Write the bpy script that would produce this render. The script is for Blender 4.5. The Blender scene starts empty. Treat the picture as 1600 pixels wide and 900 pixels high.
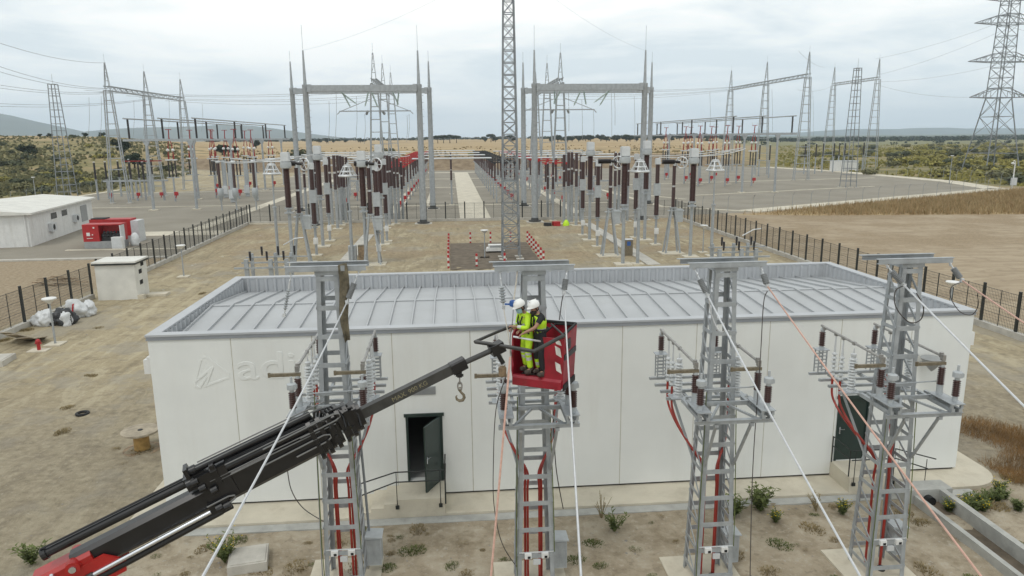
import bpy, bmesh, math, random
from mathutils import Vector, Matrix, Quaternion, noise
random.seed(7)
R = math.radians
S = bpy.context.scene
COL = S.collection

# ------------------------------------------------------------------ camera, sky, sun, exposure
H = 11.3
cd = bpy.data.cameras.new("camera"); cam = bpy.data.objects.new("camera", cd); COL.objects.link(cam)
cd.sensor_width = 36.0; cd.lens = 36.0 * 1127.475 / 1600.0
cd.clip_start = 0.1; cd.clip_end = 30000
_R = Vector((0.99645075, -0.08358329, -0.00998723)); _U = Vector((0.02680849, 0.20263586, 0.97888713)); _F = Vector((0.07979484, 0.97568055, -0.2041574))
cam.matrix_world = Matrix(((_R.x, _U.x, -_F.x, 0), (_R.y, _U.y, -_F.y, 0), (_R.z, _U.z, -_F.z, H), (0, 0, 0, 1)))
S.camera = cam

SUN_EL, SUN_AZ = R(58), R(215)      # azimuth clockwise from +Y: behind the camera, a little to its left
w = bpy.data.worlds.new("World"); S.world = w; w.use_nodes = True
nt = w.node_tree; nt.nodes.clear()
def wn(t, **k):
    n = nt.nodes.new(t)
    for a, b in k.items(): setattr(n, a, b)
    return n
out = wn("ShaderNodeOutputWorld"); bg = wn("ShaderNodeBackground"); bg.inputs[1].default_value = 0.1
sky = wn("ShaderNodeTexSky", sky_type='NISHITA', sun_disc=False, sun_elevation=SUN_EL, sun_rotation=SUN_AZ)
tc = wn("ShaderNodeTexCoord"); sep = wn("ShaderNodeSeparateXYZ")
nt.links.new(tc.outputs["Generated"], sep.inputs[0])
def wm(op, a, b=None, c=None):
    n = wn("ShaderNodeMath", operation=op)
    for i, v in enumerate((a, b, c)):
        if v is None: continue
        if isinstance(v, (int, float)): n.inputs[i].default_value = v
        else: nt.links.new(v, n.inputs[i])
    return n.outputs[0]
zz = wm('ADD', wm('MAXIMUM', sep.outputs[2], 0.0), 0.13)
cmb = wn("ShaderNodeCombineXYZ")
nt.links.new(wm('DIVIDE', sep.outputs[0], zz), cmb.inputs[0]); nt.links.new(wm('DIVIDE', sep.outputs[1], zz), cmb.inputs[1])
def wnoise(scale, det, rough, dist, off):
    mp = wn("ShaderNodeMapping"); mp.inputs[1].default_value = (off, off * .7, 0); mp.inputs[3].default_value = (1.0, 1.0, 1)
    nt.links.new(cmb.outputs[0], mp.inputs[0])
    n = wn("ShaderNodeTexNoise"); n.inputs["Scale"].default_value = scale; n.inputs["Detail"].default_value = det
    n.inputs["Roughness"].default_value = rough; n.inputs["Distortion"].default_value = dist
    nt.links.new(mp.outputs[0], n.inputs["Vector"]); return n.outputs[0]
n1 = wnoise(0.55, 8, .55, .6, 3.1); n2 = wnoise(1.7, 7, .55, .4, 9.3)
cl = wm('ADD', wm('MULTIPLY', n1, .68), wm('MULTIPLY', n2, .32))
ramp = wn("ShaderNodeValToRGB"); nt.links.new(cl, ramp.inputs[0])
e = ramp.color_ramp.elements
e[0].position = .39; e[0].color = (7.9, 8.8, 9.2, 1)
e[1].position = .57; e[1].color = (12.2, 12.2, 11.8, 1)
m_ = ramp.color_ramp.elements.new(.47); m_.color = (10.0, 10.5, 10.5, 1)
# the veil thickens to pale blue grey towards the horizon
hz = wn("ShaderNodeMix", data_type='RGBA'); hz.inputs[7].default_value = (8.1, 9.0, 9.55, 1)
mr = wn("ShaderNodeMapRange"); mr.inputs[1].default_value = 0.0; mr.inputs[2].default_value = 0.17; mr.inputs[3].default_value = .8; mr.inputs[4].default_value = 0.0
nt.links.new(sep.outputs[2], mr.inputs[0]); nt.links.new(mr.outputs[0], hz.inputs[0]); nt.links.new(ramp.outputs[0], hz.inputs[6])
mx = wn("ShaderNodeMix", data_type='RGBA'); mx.inputs[0].default_value = .96
nt.links.new(sky.outputs[0], mx.inputs[6]); nt.links.new(hz.outputs[2], mx.inputs[7])
nt.links.new(mx.outputs[2], bg.inputs[0]); nt.links.new(bg.outputs[0], out.inputs[0])

sd = bpy.data.lights.new("sun", 'SUN'); sun = bpy.data.objects.new("sun", sd); COL.objects.link(sun)
sd.energy = 0.9; sd.angle = R(13); sd.color = (1, .96, .9)
_d = Vector((math.sin(SUN_AZ) * math.cos(SUN_EL), math.cos(SUN_AZ) * math.cos(SUN_EL), math.sin(SUN_EL)))
sun.rotation_euler = _d.to_track_quat('Z', 'Y').to_euler()
S.view_settings.view_transform = 'Standard'; S.view_settings.look = 'None'
S.view_settings.exposure = 0.0; S.view_settings.gamma = 1.0; S.view_settings.use_curve_mapping = False
S.render.engine = 'CYCLES'
S.cycles.max_bounces = 6; S.cycles.volume_bounces = 2

# ------------------------------------------------------------------ materials
def material(name, col, rough=.6, metal=0.0, var=.12, scale=2.5, bump=0.0, bscale=40, col2=None, spec=None, coord="Object"):
    m = bpy.data.materials.new(name); m.use_nodes = True; t = m.node_tree; p = t.nodes["Principled BSDF"]
    p.inputs["Roughness"].default_value = rough; p.inputs["Metallic"].default_value = metal
    if spec is not None: p.inputs["Specular IOR Level"].default_value = spec
    c2 = col2 or tuple(max(0, c * (1 - var * 2)) for c in col)
    tcn = t.nodes.new("ShaderNodeTexCoord")
    n = t.nodes.new("ShaderNodeTexNoise"); n.inputs["Scale"].default_value = scale; n.inputs["Detail"].default_value = 6; n.inputs["Roughness"].default_value = .6
    t.links.new(tcn.outputs[coord], n.inputs["Vector"])
    r = t.nodes.new("ShaderNodeValToRGB"); r.color_ramp.elements[0].position = .33; r.color_ramp.elements[1].position = .62
    r.color_ramp.elements[0].color = (*c2, 1); r.color_ramp.elements[1].color = (*col, 1)
    t.links.new(n.outputs[0], r.inputs[0]); t.links.new(r.outputs[0], p.inputs["Base Color"])
    if bump:
        b = t.nodes.new("ShaderNodeBump"); b.inputs["Strength"].default_value = bump; b.inputs["Distance"].default_value = .02
        nb = t.nodes.new("ShaderNodeTexNoise"); nb.inputs["Scale"].default_value = bscale; nb.inputs["Detail"].default_value = 5
        t.links.new(tcn.outputs[coord], nb.inputs["Vector"]); t.links.new(nb.outputs[0], b.inputs["Height"]); t.links.new(b.outputs[0], p.inputs["Normal"])
    return m
M = {}
def dm(k, *a, **kw): M[k] = material(k, *a, **kw)
dm("galvanised_steel", (.40, .425, .44), .5, .3, .12, 3)
dm("aged_galvanised", (.27, .29, .305), .55, .35, .14, 1.2)
dm("brown_porcelain", (.052, .017, .012), .42, 0, .15, 5)
dm("black_insulator", (.018, .014, .014), .3, 0, .1, 5)
dm("white_insulator", (.55, .57, .57), .35, 0, .08, 6)
dm("grey_insulator", (.19, .20, .205), .45, 0, .1, 8)
dm("glass_insulator", (.46, .56, .54), .2, 0, .1, 4)
dm("equipment_grey", (.42, .445, .455), .5, .0, .08, 3)
dm("pale_metal", (.62, .64, .65), .4, .2, .06, 3)
dm("white_paint", (.72, .72, .70), .5, 0, .05, 2)
dm("wall_white", (.73, .745, .72), .75, 0, .035, .5, .12, 25)
dm("joint_sealant", (.50, .475, .40), .8, 0, .1, 4)
dm("roof_sheet", (.40, .412, .42), .5, .0, .05, .6)
dm("parapet_sheet", (.43, .445, .46), .5, .0, .06, .8)
dm("fascia_grey", (.30, .32, .345), .45, .2, .08, 1)
dm("roof_white", (.68, .67, .62), .8, 0, .08, .8)
dm("concrete", (.50, .475, .42), .85, 0, .13, 1.5, .25, 30)
dm("concrete_pale", (.60, .55, .44), .85, 0, .1, .5, .2, 20)
dm("concrete_grey", (.42, .42, .39), .85, 0, .12, 2.5, .3, 25)
dm("door_green", (.022, .040, .035), .35, 0, .12, 3)
dm("dark_fence", (.022, .026, .024), .5, .1, .15, 5)
dm("fence_wire", (.045, .05, .045), .5, .2, .1, 5)
dm("wire_grey", (.33, .35, .36), .5, .3, .1, 5)
dm("crane_black", (.012, .012, .013), .32, .0, .25, 2.2)
dm("crane_grey", (.055, .055, .052), .42, .1, .2, 4)
dm("crane_red", (.40, .018, .015), .35, 0, .12, 3)
dm("chrome", (.62, .64, .67), .22, .9, .03, 2)
dm("hose_grey", (.17, .17, .165), .4, .2, .1, 4)
dm("basket_red", (.34, .012, .028), .42, 0, .2, 2.5, .1, 8)
dm("rubber_black", (.015, .015, .015), .7, 0, .2, 6)
dm("tape_white", (.72, .71, .66), .5, 0, .12, 8)
dm("letter_yellow", (.27, .24, .14), .6, 0, .2, 20)
dm("red_cable", (.36, .035, .022), .45, 0, .12, 5)
dm("red_paint", (.42, .018, .02), .5, 0, .12, 3)
dm("pantograph_red", (.30, .022, .016), .5, 0, .12, 3)
dm("brass", (.22, .185, .125), .55, .3, .2, 12)
dm("steel_tube", (.34, .33, .31), .4, .5, .15, 9)
dm("aluminium_wire", (.62, .63, .64), .35, .4, .06, 12)
dm("copper_wire", (.62, .38, .30), .35, .4, .1, 14)
dm("dark_cable", (.06, .05, .045), .6, 0, .15, 10)
dm("rope", (.55, .50, .42), .9, 0, .15, 25)
dm("canvas", (.17, .145, .095), .9, 0, .3, 6, .4, 25)
dm("wood", (.34, .245, .15), .8, 0, .3, 5, .3, 20)
dm("wood_yellow", (.42, .26, .085), .75, 0, .2, 5, .3, 20)
dm("plank", (.42, .36, .27), .85, 0, .2, 3, .3, 20)
dm("plastic_white", (.66, .67, .67), .45, 0, .12, 2.5, .4, 9)
dm("plastic_black", (.03, .032, .035), .45, 0, .3, 3, .4, 9)
dm("gravel_grey", (.30, .275, .245), .95, 0, .2, 9, .5, 30)
dm("excavated_soil_and_drain_shade", (.16, .128, .092), 1, 0, .22, 1.4, .6, 5)
dm("hi_vis", (.55, .85, .03), .7, 0, .12, 7, .35, 14)
dm("reflective_grey", (.55, .57, .55), .4, 0, .08, 6)
dm("black_cloth", (.016, .017, .02), .8, 0, .2, 6, .35, 14)
dm("skin", (.36, .20, .135), .55, 0, .1, 12)
dm("hair", (.02, .014, .01), .6, 0, .2, 30)
dm("helmet_white", (.78, .78, .75), .35, 0, .04, 5)
dm("mask_blue", (.30, .48, .52), .8, 0, .08, 9)
dm("blue_plastic", (.03, .11, .36), .4, 0, .15, 9)
dm("boot_leather", (.07, .055, .045), .7, 0, .2, 9)
dm("louvre_grey", (.33, .34, .34), .6, .1, .08, 4)
dm("glass_dark", (.05, .06, .07), .15, 0, .1, 2)
dm("bark", (.07, .055, .04), .95, 0, .2, 3)
dm("dark_interior", (.30, .30, .29), .9, 0, .05, 2)
def streaks(name, strength, sx=3.0, sz=.25, dark=(.42, .41, .36)):
    """weather streaks running down a sheet or wall, mixed into its base colour"""
    m = M[name]; t = m.node_tree; p = t.nodes["Principled BSDF"]; src = p.inputs["Base Color"].links[0].from_socket
    tcn = t.nodes.new("ShaderNodeTexCoord"); mp = t.nodes.new("ShaderNodeMapping"); mp.inputs[3].default_value = (sx, sx, sz); t.links.new(tcn.outputs["Object"], mp.inputs[0])
    n = t.nodes.new("ShaderNodeTexNoise"); n.inputs["Scale"].default_value = 1.0; n.inputs["Detail"].default_value = 7; n.inputs["Roughness"].default_value = .65; t.links.new(mp.outputs[0], n.inputs["Vector"])
    r = t.nodes.new("ShaderNodeMapRange"); r.inputs[1].default_value = .5; r.inputs[2].default_value = .75; r.inputs[3].default_value = 0; r.inputs[4].default_value = strength; t.links.new(n.outputs[0], r.inputs[0])
    x = t.nodes.new("ShaderNodeMix"); x.data_type = 'RGBA'; x.inputs[7].default_value = (*dark, 1); t.links.new(r.outputs[0], x.inputs[0]); t.links.new(src, x.inputs[6]); t.links.new(x.outputs[2], p.inputs["Base Color"])
streaks("wall_white", .2, 1.6, .14, (.52, .50, .44)); streaks("roof_sheet", .5, .5, .5, (.33, .335, .33)); streaks("concrete_pale", .55, 1.2, 1.2, (.34, .29, .21)); streaks("galvanised_steel", .5, 5, 1.2, (.24, .25, .255)); streaks("basket_red", .6, 5, 3, (.16, .02, .02)); streaks("white_paint", .4, 1.5, .3, (.4, .38, .33))
def leafmat(name, a, b, sc=.35):
    dm(name, a, .75, 0, .1, sc, 0, 10, b, .15, "Object")
leafmat("pine_leaf", (.035, .050, .026), (.016, .026, .015))
leafmat("scrub_leaf", (.12, .128, .07), (.06, .072, .04), .9)
leafmat("broom_leaf", (.34, .30, .085), (.19, .185, .06), .9)
leafmat("olive_leaf", (.22, .205, .105), (.12, .125, .06), .9)
leafmat("weed_green", (.15, .175, .06), (.08, .105, .035), 4)
leafmat("weed_dry", (.31, .24, .125), (.20, .165, .085), 4)
leafmat("grass_rust", (.40, .30, .165), (.28, .19, .095), .25)
leafmat("rust_weed", (.32, .19, .075), (.17, .105, .05), .8)
leafmat("flower_yellow", (.65, .48, .02), (.5, .36, .02), 9)

# ------------------------------------------------------------------ mesh building
class MB:
    def __init__(s): s.v = []; s.f = []; s.mi = []; s.cur = 0
    def _add(s, vs, fs):
        o = len(s.v); s.v += [tuple(a) for a in vs]; s.f += [tuple(i + o for i in f) for f in fs]; s.mi += [s.cur] * len(fs); return s
    def box(s, c, d, rz=0, m=None):
        hx, hy, hz = d[0] / 2, d[1] / 2, d[2] / 2
        vs = [Vector((x, y, z)) for z in (-hz, hz) for y in (-hy, hy) for x in (-hx, hx)]
        if m is not None: vs = [m @ a for a in vs]
        elif rz:
            q = Matrix.Rotation(rz, 3, 'Z'); vs = [q @ a for a in vs]
        c = Vector(c)
        return s._add([a + c for a in vs], [(0, 2, 3, 1), (4, 5, 7, 6), (0, 1, 5, 4), (2, 6, 7, 3), (0, 4, 6, 2), (1, 3, 7, 5)])
    def bb(s, x0, x1, y0, y1, z0, z1):
        return s.box(((x0 + x1) / 2, (y0 + y1) / 2, (z0 + z1) / 2), (abs(x1 - x0), abs(y1 - y0), abs(z1 - z0)))
    def beam(s, a, b, w, h=None, up=(0, 0, 1)):
        a = Vector(a); b = Vector(b); h = h or w; d = b - a; L = d.length
        if L < 1e-6: return s
        d.normalize(); u = Vector(up)
        if abs(d.dot(u)) > .98: u = Vector((0, 1, 0)) if abs(d.y) < .9 else Vector((1, 0, 0))
        x = d.cross(u).normalized(); u = x.cross(d)
        return s.box((a + b) / 2, (w, L, h), m=Matrix((x, d, u)).transposed())
    def tube(s, a, b, r, r2=None, n=8, caps=True):
        a = Vector(a); b = Vector(b); r2 = r if r2 is None else r2; d = (b - a)
        if d.length < 1e-6: return s
        d.normalize(); u = Vector((0, 0, 1)) if abs(d.z) < .95 else Vector((1, 0, 0))
        x = d.cross(u).normalized(); y = x.cross(d)
        vs = []
        for p, q in ((a, r), (b, r2)):
            for i in range(n):
                t = 2 * math.pi * i / n; vs.append(p + (x * math.cos(t) + y * math.sin(t)) * q)
        fs = [(i, (i + 1) % n, n + (i + 1) % n, n + i) for i in range(n)]
        if caps: fs += [tuple(range(n))[::-1], tuple(range(n, 2 * n))]
        return s._add(vs, fs)
    def path(s, pts, r, n=6, closed=False):
        pts = [Vector(p) for p in pts]; k = len(pts); vs = []; fs = []; px = None
        for i, p in enumerate(pts):
            if closed: d = pts[(i + 1) % k] - pts[i - 1]
            else: d = pts[min(i + 1, k - 1)] - pts[max(i - 1, 0)]
            d.normalize()
            if px is None:
                u = Vector((0, 0, 1)) if abs(d.z) < .9 else Vector((1, 0, 0)); px = d.cross(u).normalized()
            px = (px - d * px.dot(d)).normalized(); y = px.cross(d)
            rr = r[i] if isinstance(r, (list, tuple)) else r
            for j in range(n):
                t = 2 * math.pi * j / n; vs.append(p + (px * math.cos(t) + y * math.sin(t)) * rr)
        for i in range(k if closed else k - 1):
            a = i * n; b = ((i + 1) % k) * n
            fs += [(a + j, a + (j + 1) % n, b + (j + 1) % n, b + j) for j in range(n)]
        if not closed: fs += [tuple(range(n))[::-1], tuple(range((k - 1) * n, k * n))]
        return s._add(vs, fs)
    def lathe(s, prof, c=(0, 0, 0), n=12, axis=None, caps=True):
        c = Vector(c); q = Matrix.Identity(3) if axis is None else Vector((0, 0, 1)).rotation_difference(Vector(axis)).to_matrix()
        vs = []
        for r, z in prof:
            for i in range(n):
                t = 2 * math.pi * i / n; vs.append(c + q @ Vector((r * math.cos(t), r * math.sin(t), z)))
        k = len(prof); fs = [(a * n + i, a * n + (i + 1) % n, (a + 1) * n + (i + 1) % n, (a + 1) * n + i) for a in range(k - 1) for i in range(n)]
        if caps: fs += [tuple(range(n))[::-1], tuple(range((k - 1) * n, k * n))]
        return s._add(vs, fs)
    def ring(s, c, R_, r, axis=(0, 0, 1), n=20, m=5):
        q = Vector((0, 0, 1)).rotation_difference(Vector(axis)).to_matrix(); c = Vector(c)
        return s.path([c + q @ Vector((R_ * math.cos(2 * math.pi * i / n), R_ * math.sin(2 * math.pi * i / n), 0)) for i in range(n)], r, m, True)
    def insul(s, c, h, r, pitch=.08, axis=None, n=12, core=.6):
        k = max(2, int(h / pitch)); p = h / k; prof = [(r * core, 0)]
        for i in range(k): prof += [(r * core, p * (i + .15)), (r, p * (i + .38)), (r * .97, p * (i + .52)), (r * core, p * (i + .9))]
        prof.append((r * core, h)); return s.lathe(prof, c, n, axis)
    def poly(s, pts, z0, z1):
        n = len(pts); vs = [(x, y, z0) for x, y in pts] + [(x, y, z1) for x, y in pts]
        fs = [tuple(range(n))[::-1], tuple(range(n, 2 * n))] + [(i, (i + 1) % n, n + (i + 1) % n, n + i) for i in range(n)]
        return s._add(vs, fs)
    def extr(s, pts, off):
        n = len(pts); off = Vector(off); vs = [Vector(p) for p in pts] + [Vector(p) + off for p in pts]
        return s._add(vs, [tuple(range(n))[::-1], tuple(range(n, 2 * n))] + [(i, (i + 1) % n, n + (i + 1) % n, n + i) for i in range(n)])
    def sheet(s, pts, z): return s._add([(x, y, z) for x, y in pts], [tuple(range(len(pts)))])
    def build(s, name, mat, parent=None, smooth=False, loc=None, label=None):
        me = bpy.data.meshes.new(name); me.from_pydata(s.v, [], s.f)
        for k in (mat if isinstance(mat, (list, tuple)) else [mat]): me.materials.append(M[k])
        if any(s.mi): me.polygons.foreach_set("material_index", s.mi)
        bm = bmesh.new(); bm.from_mesh(me); bmesh.ops.recalc_face_normals(bm, faces=bm.faces); bm.to_mesh(me); bm.free()
        if smooth:
            me.shade_smooth()
            try: me.set_sharp_from_angle(angle=R(40))
            except Exception: pass
        o = bpy.data.objects.new(name, me); COL.objects.link(o)
        if parent is not None: o.parent = parent
        if loc: o.location = loc
        if label: o["label"] = label
        return o
def tag(o, label, cat, group=None, kind=None):
    if label: o["label"] = label
    if cat: o["category"] = cat
    if group: o["group"] = group
    if kind: o["kind"] = kind
    return o
def thing(name, label, cat, loc=(0, 0, 0), rz=0, group=None):
    o = bpy.data.objects.new(name, None); COL.objects.link(o); o.location = loc; o.rotation_euler = (0, 0, rz); o.empty_display_size = .2
    return tag(o, label, cat, group)
def struct(mb, name, mat, **k):
    o = mb.build(name, mat, **k); o["kind"] = "structure"; return o
def dup(root, loc, rz=None, label=None, group=None, scale=None, kids=True):
    def cp(o, par):
        c = o.copy(); COL.objects.link(c)
        if par is not None: c.parent = par
        if kids:
            for ch in o.children: cp(ch, c)
        return c
    r = cp(root, None); r.location = loc
    if rz is not None: r.rotation_euler = (0, 0, rz)
    if label: r["label"] = label
    if group: r["group"] = group
    if scale: r.scale = scale if isinstance(scale, tuple) else (scale,) * 3
    return r
def first_or_dup(root, used, loc, rz=0, label=None, group=None, scale=None):
    """the prototype itself takes the first place, copies take the others"""
    if not used:
        used.append(1); root.location = loc; root.rotation_euler = (0, 0, rz)
        if label: root["label"] = label
        if group: root["group"] = group
        if scale: root.scale = scale if isinstance(scale, tuple) else (scale,) * 3
        return root
    return dup(root, loc, rz, label, group, scale)
def lerp(a, b, t): return Vector(a) * (1 - t) + Vector(b) * t
def gp(u, v):
    d = _F + _R * ((u - 800) / 1127.475) - _U * ((v - 450) / 1127.475); t = -H / d.z
    return Vector((0, 0, H)) + d * t
def at(u, v, y):
    """where the sight line of a pixel of the 1600 x 900 photograph meets the plane at depth y"""
    d = _F + _R * ((u - 800) / 1127.475) - _U * ((v - 450) / 1127.475)
    return Vector((0, 0, H)) + d * (y / d.y)
def sag_pts(a, b, sag, n=14):
    return [lerp(a, b, i / n) - Vector((0, 0, sag * 4 * (i / n) * (1 - i / n))) for i in range(n + 1)]
def sstep(a, b, x):
    t = max(0, min(1, (x - a) / (b - a))); return t * t * (3 - 2 * t)

# ------------------------------------------------------------------ ground
def height(x, y):
    a = x / max(y, 40.0)
    bank = sstep(262, 279, y + 3 * noise.noise((x * .05, y * .05, 0))) * (1 - sstep(.32, .46, a))
    z = bank * (4.3 + 4.2 * sstep(280, 1500, y) + .5 * noise.noise((x * .04, y * .04, 2)))
    hill = sstep(-.2, -.5, a) if False else (1 - sstep(-.5, -.2, a))
    z = z * (1 - hill) + hill * (sstep(165, 470, y) * 15.0 + (1.2 * noise.noise((x * .02, y * .02, 5)) if y > 180 else 0)) * (1 - .35 * sstep(520, 1500, y))
    if y > 300: z -= sstep(300, 900, y) * 1.5 * sstep(.35, .6, a)
    return z
def axis(lo, hi, near, n0, step, grow):
    v = [near[0]]
    while v[-1] < near[1]: v.append(v[-1] + step)
    s_ = step
    while v[-1] < hi: s_ *= grow; v.append(v[-1] + s_)
    s_ = step
    while v[0] > lo: s_ *= grow; v.insert(0, v[0] - s_)
    return v
xs = axis(-8200, 8200, (-150, 150), 0, 3.0, 1.12); ys = axis(-160, 9800, (0, 300), 0, 3.0, 1.10)
mb = MB(); nx = len(xs)
mb.v = [(x, y, height(x, y)) for y in ys for x in xs]
mb.f = [(j * nx + i, j * nx + i + 1, (j + 1) * nx + i + 1, (j + 1) * nx + i) for j in range(len(ys) - 1) for i in range(nx - 1)]
mb.mi = [0] * len(mb.f)

class Nodes:
    def __init__(s, m): s.t = m.node_tree; s.p = s.t.nodes["Principled BSDF"]; s.tc = s.t.nodes.new("ShaderNodeTexCoord")
    def n(s, ty, **k):
        o = s.t.nodes.new(ty)
        for a, b in k.items(): setattr(o, a, b)
        return o
    def l(s, a, b): s.t.links.new(a, b)
    def pos(s):
        q = s.n("ShaderNodeSeparateXYZ"); s.l(s.tc.outputs["Object"], q.inputs[0]); return q.outputs
    def m(s, op, a, b=None):
        o = s.n("ShaderNodeMath", operation=op)
        for i, v in enumerate((a, b)):
            if v is None: continue
            if isinstance(v, (int, float)): o.inputs[i].default_value = v
            else: s.l(v, o.inputs[i])
        return o.outputs[0]
    def noise(s, sc, det=5, rough=.55, stretch=(1, 1, 1), rz=0, dist=0):
        mp = s.n("ShaderNodeMapping"); mp.inputs[2].default_value = (0, 0, rz); mp.inputs[3].default_value = stretch; s.l(s.tc.outputs["Object"], mp.inputs[0])
        o = s.n("ShaderNodeTexNoise"); o.inputs["Scale"].default_value = sc; o.inputs["Detail"].default_value = det; o.inputs["Roughness"].default_value = rough; o.inputs["Distortion"].default_value = dist
        s.l(mp.outputs[0], o.inputs["Vector"]); return o.outputs[0]
    def step(s, v, a, b):
        o = s.n("ShaderNodeMapRange", interpolation_type='SMOOTHSTEP'); o.inputs[1].default_value = a; o.inputs[2].default_value = b; s.l(v, o.inputs[0]); return o.outputs[0]
    def ramp(s, v, *st):
        o = s.n("ShaderNodeValToRGB"); s.l(v, o.inputs[0]); el = o.color_ramp.elements
        el[0].position, el[0].color = st[0][0], (*st[0][1], 1); el[1].position, el[1].color = st[-1][0], (*st[-1][1], 1)
        for p_, c in st[1:-1]: k = el.new(p_); k.color = (*c, 1)
        return o.outputs[0]
    def mix(s, f, a, b):
        o = s.n("ShaderNodeMix", data_type='RGBA')
        if isinstance(f, (int, float)): o.inputs[0].default_value = f
        else: s.l(f, o.inputs[0])
        for i, v in ((6, a), (7, b)):
            if isinstance(v, tuple): o.inputs[i].default_value = (*v, 1)
            else: s.l(v, o.inputs[i])
        return o.outputs[2]
    def bump(s, h, strength, dist):
        o = s.n("ShaderNodeBump"); o.inputs["Strength"].default_value = strength; o.inputs["Distance"].default_value = dist; s.l(h, o.inputs["Height"]); s.l(o.outputs[0], s.p.inputs["Normal"])

M["ground"] = g_ = bpy.data.materials.new("ground"); g_.use_nodes = True
G = Nodes(g_); G.p.inputs["Roughness"].default_value = .95; G.p.inputs["Specular IOR Level"].default_value = .15
X, Y, Z = G.pos()
wob = G.m('MULTIPLY', G.m('SUBTRACT', G.noise(.22, 4), .5), 7.0)
big = G.noise(.13, 6, .6); med = G.noise(.9, 6, .62); fine = G.noise(9, 5, .65); trk = G.noise(1.0, 6, .68, (.75, .10, 1), .05, 1.6); trk2 = G.noise(1.0, 6, .68, (.10, .55, 1), .5, 1.8)
grn = G.noise(3.4, 6, .7); sand = G.ramp(big, (.32, (.265, .22, .145)), (.45, (.33, .275, .178)), (.56, (.37, .312, .205)), (.68, (.43, .37, .25)))
sand = G.mix(G.m('MULTIPLY', G.step(trk, .51, .60), .65), sand, (.46, .40, .275))
sand = G.mix(G.m('MULTIPLY', G.step(trk, .46, .36), .6), sand, (.21, .175, .115))
sand = G.mix(G.m('MULTIPLY', G.step(med, .5, .66), .55), sand, (.19, .155, .105))
sand = G.mix(G.m('MULTIPLY', G.step(grn, .5, .68), .5), sand, (.45, .39, .275))
sand = G.mix(G.m('MULTIPLY', G.step(grn, .46, .32), .45), sand, (.20, .17, .12))
sand = G.mix(G.m('MULTIPLY', G.step(G.noise(.18, 5, .7), .5, .6), .55), sand, (.30, .275, .225))
sand = G.mix(G.m('MULTIPLY', G.step(G.m('ADD', Y, wob), 37, 26), .6), sand, G.ramp(grn, (.35, (.165, .142, .105)), (.5, (.225, .195, .148)), (.66, (.30, .265, .20))))
sand = G.mix(G.m('MULTIPLY', G.step(fine, .60, .72), .55), sand, (.45, .42, .36))
front = G.ramp(med, (.3, (.25, .205, .142)), (.5, (.35, .295, .215)), (.7, (.44, .385, .295)))
front = G.mix(G.m('MULTIPLY', G.step(grn, .52, .68), .55), front, (.47, .42, .335))
front = G.mix(G.m('MULTIPLY', G.step(grn, .46, .34), .5), front, (.19, .155, .11))
front = G.mix(G.m('MULTIPLY', G.step(fine, .58, .70), .7), front, (.42, .40, .35))
front = G.mix(G.m('MULTIPLY', G.step(G.noise(.5, 5, .7), .52, .66), .6), front, (.185, .145, .09))
fmask = G.m('MULTIPLY', G.step(G.m('ADD', Y, wob), 22.5, 18.5), G.step(G.m('ADD', X, wob), -11.5, -7.5))
col = G.mix(fmask, sand, front)
# tilled brown field outside the fence on the east side
till = G.ramp(trk2, (.33, (.29, .23, .155)), (.5, (.355, .285, .198)), (.68, (.42, .345, .245)))
till = G.mix(G.m('MULTIPLY', G.step(med, .5, .64), .6), till, (.265, .205, .14))
till = G.mix(G.m('MULTIPLY', G.step(grn, .54, .7), .4), till, (.43, .36, .26))
col = G.mix(G.step(G.m('ADD', X, G.m('MULTIPLY', wob, .25)), 31.5, 33.5), col, till)
brown = G.ramp(grn, (.35, (.19, .14, .085)), (.5, (.27, .205, .13)), (.65, (.35, .275, .18)))
col = G.mix(G.m('MULTIPLY', G.m('MULTIPLY', G.step(G.m('ADD', Y, wob), 62, 70), G.step(Y, 104, 100)), G.m('MULTIPLY', G.step(big, .42, .58), .7)), col, brown)
col = G.mix(G.m('MULTIPLY', G.step(X, -27.6, -28.6), G.step(Y, 74, 73)), col, G.ramp(grn, (.35, (.23, .175, .115)), (.5, (.31, .245, .165)), (.66, (.38, .32, .23))))
# beyond the yards: earth bank, dry golden field, scrub floor
bankc = G.ramp(G.noise(.4, 6, .65), (.34, (.17, .125, .08)), (.66, (.29, .225, .15)))
col = G.mix(G.step(Y, 258, 263), col, bankc)
gold = G.ramp(G.noise(.035, 6, .6, (.35, 1.6, 1)), (.35, (.30, .215, .115)), (.5, (.385, .285, .16)), (.66, (.44, .34, .20)))
gold = G.mix(G.m('MULTIPLY', G.step(G.noise(.09, 5, .6), .54, .62), G.step(Y, 560, 330)), gold, (.115, .112, .05))
col = G.mix(G.step(G.m('ADD', Y, G.m('MULTIPLY', wob, 1.5)), 279, 292), col, gold)
scrub = G.ramp(G.noise(.05, 7, .68), (.36, (.125, .118, .05)), (.5, (.21, .185, .085)), (.62, (.31, .24, .13)))
ang = G.m('DIVIDE', X, G.m('MAXIMUM', Y, 40.0))
lm = G.m('MULTIPLY', G.step(ang, -.34, -.46), G.step(G.m('ADD', Y, wob), 152, 160))
hilltop = G.m('MULTIPLY', G.step(G.m('ADD', Z, G.m('MULTIPLY', wob, .35)), 10.5, 14), .85)
col = G.mix(lm, col, G.mix(hilltop, scrub, gold))
rm = G.m('MULTIPLY', G.step(ang, .36, .47), G.step(G.m('ADD', Y, wob), 138, 150))
col = G.mix(rm, col, scrub)
col = G.mix(G.m('MULTIPLY', G.m('MULTIPLY', G.step(Y, 620, 900), .8), G.step(ang, .33, .42)), col, (.19, .19, .10))
far = G.m('MULTIPLY', G.step(Y, 1700, 2600), .9); col = G.mix(far, col, (.10, .115, .075))
G.l(col, G.p.inputs["Base Color"])
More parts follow.
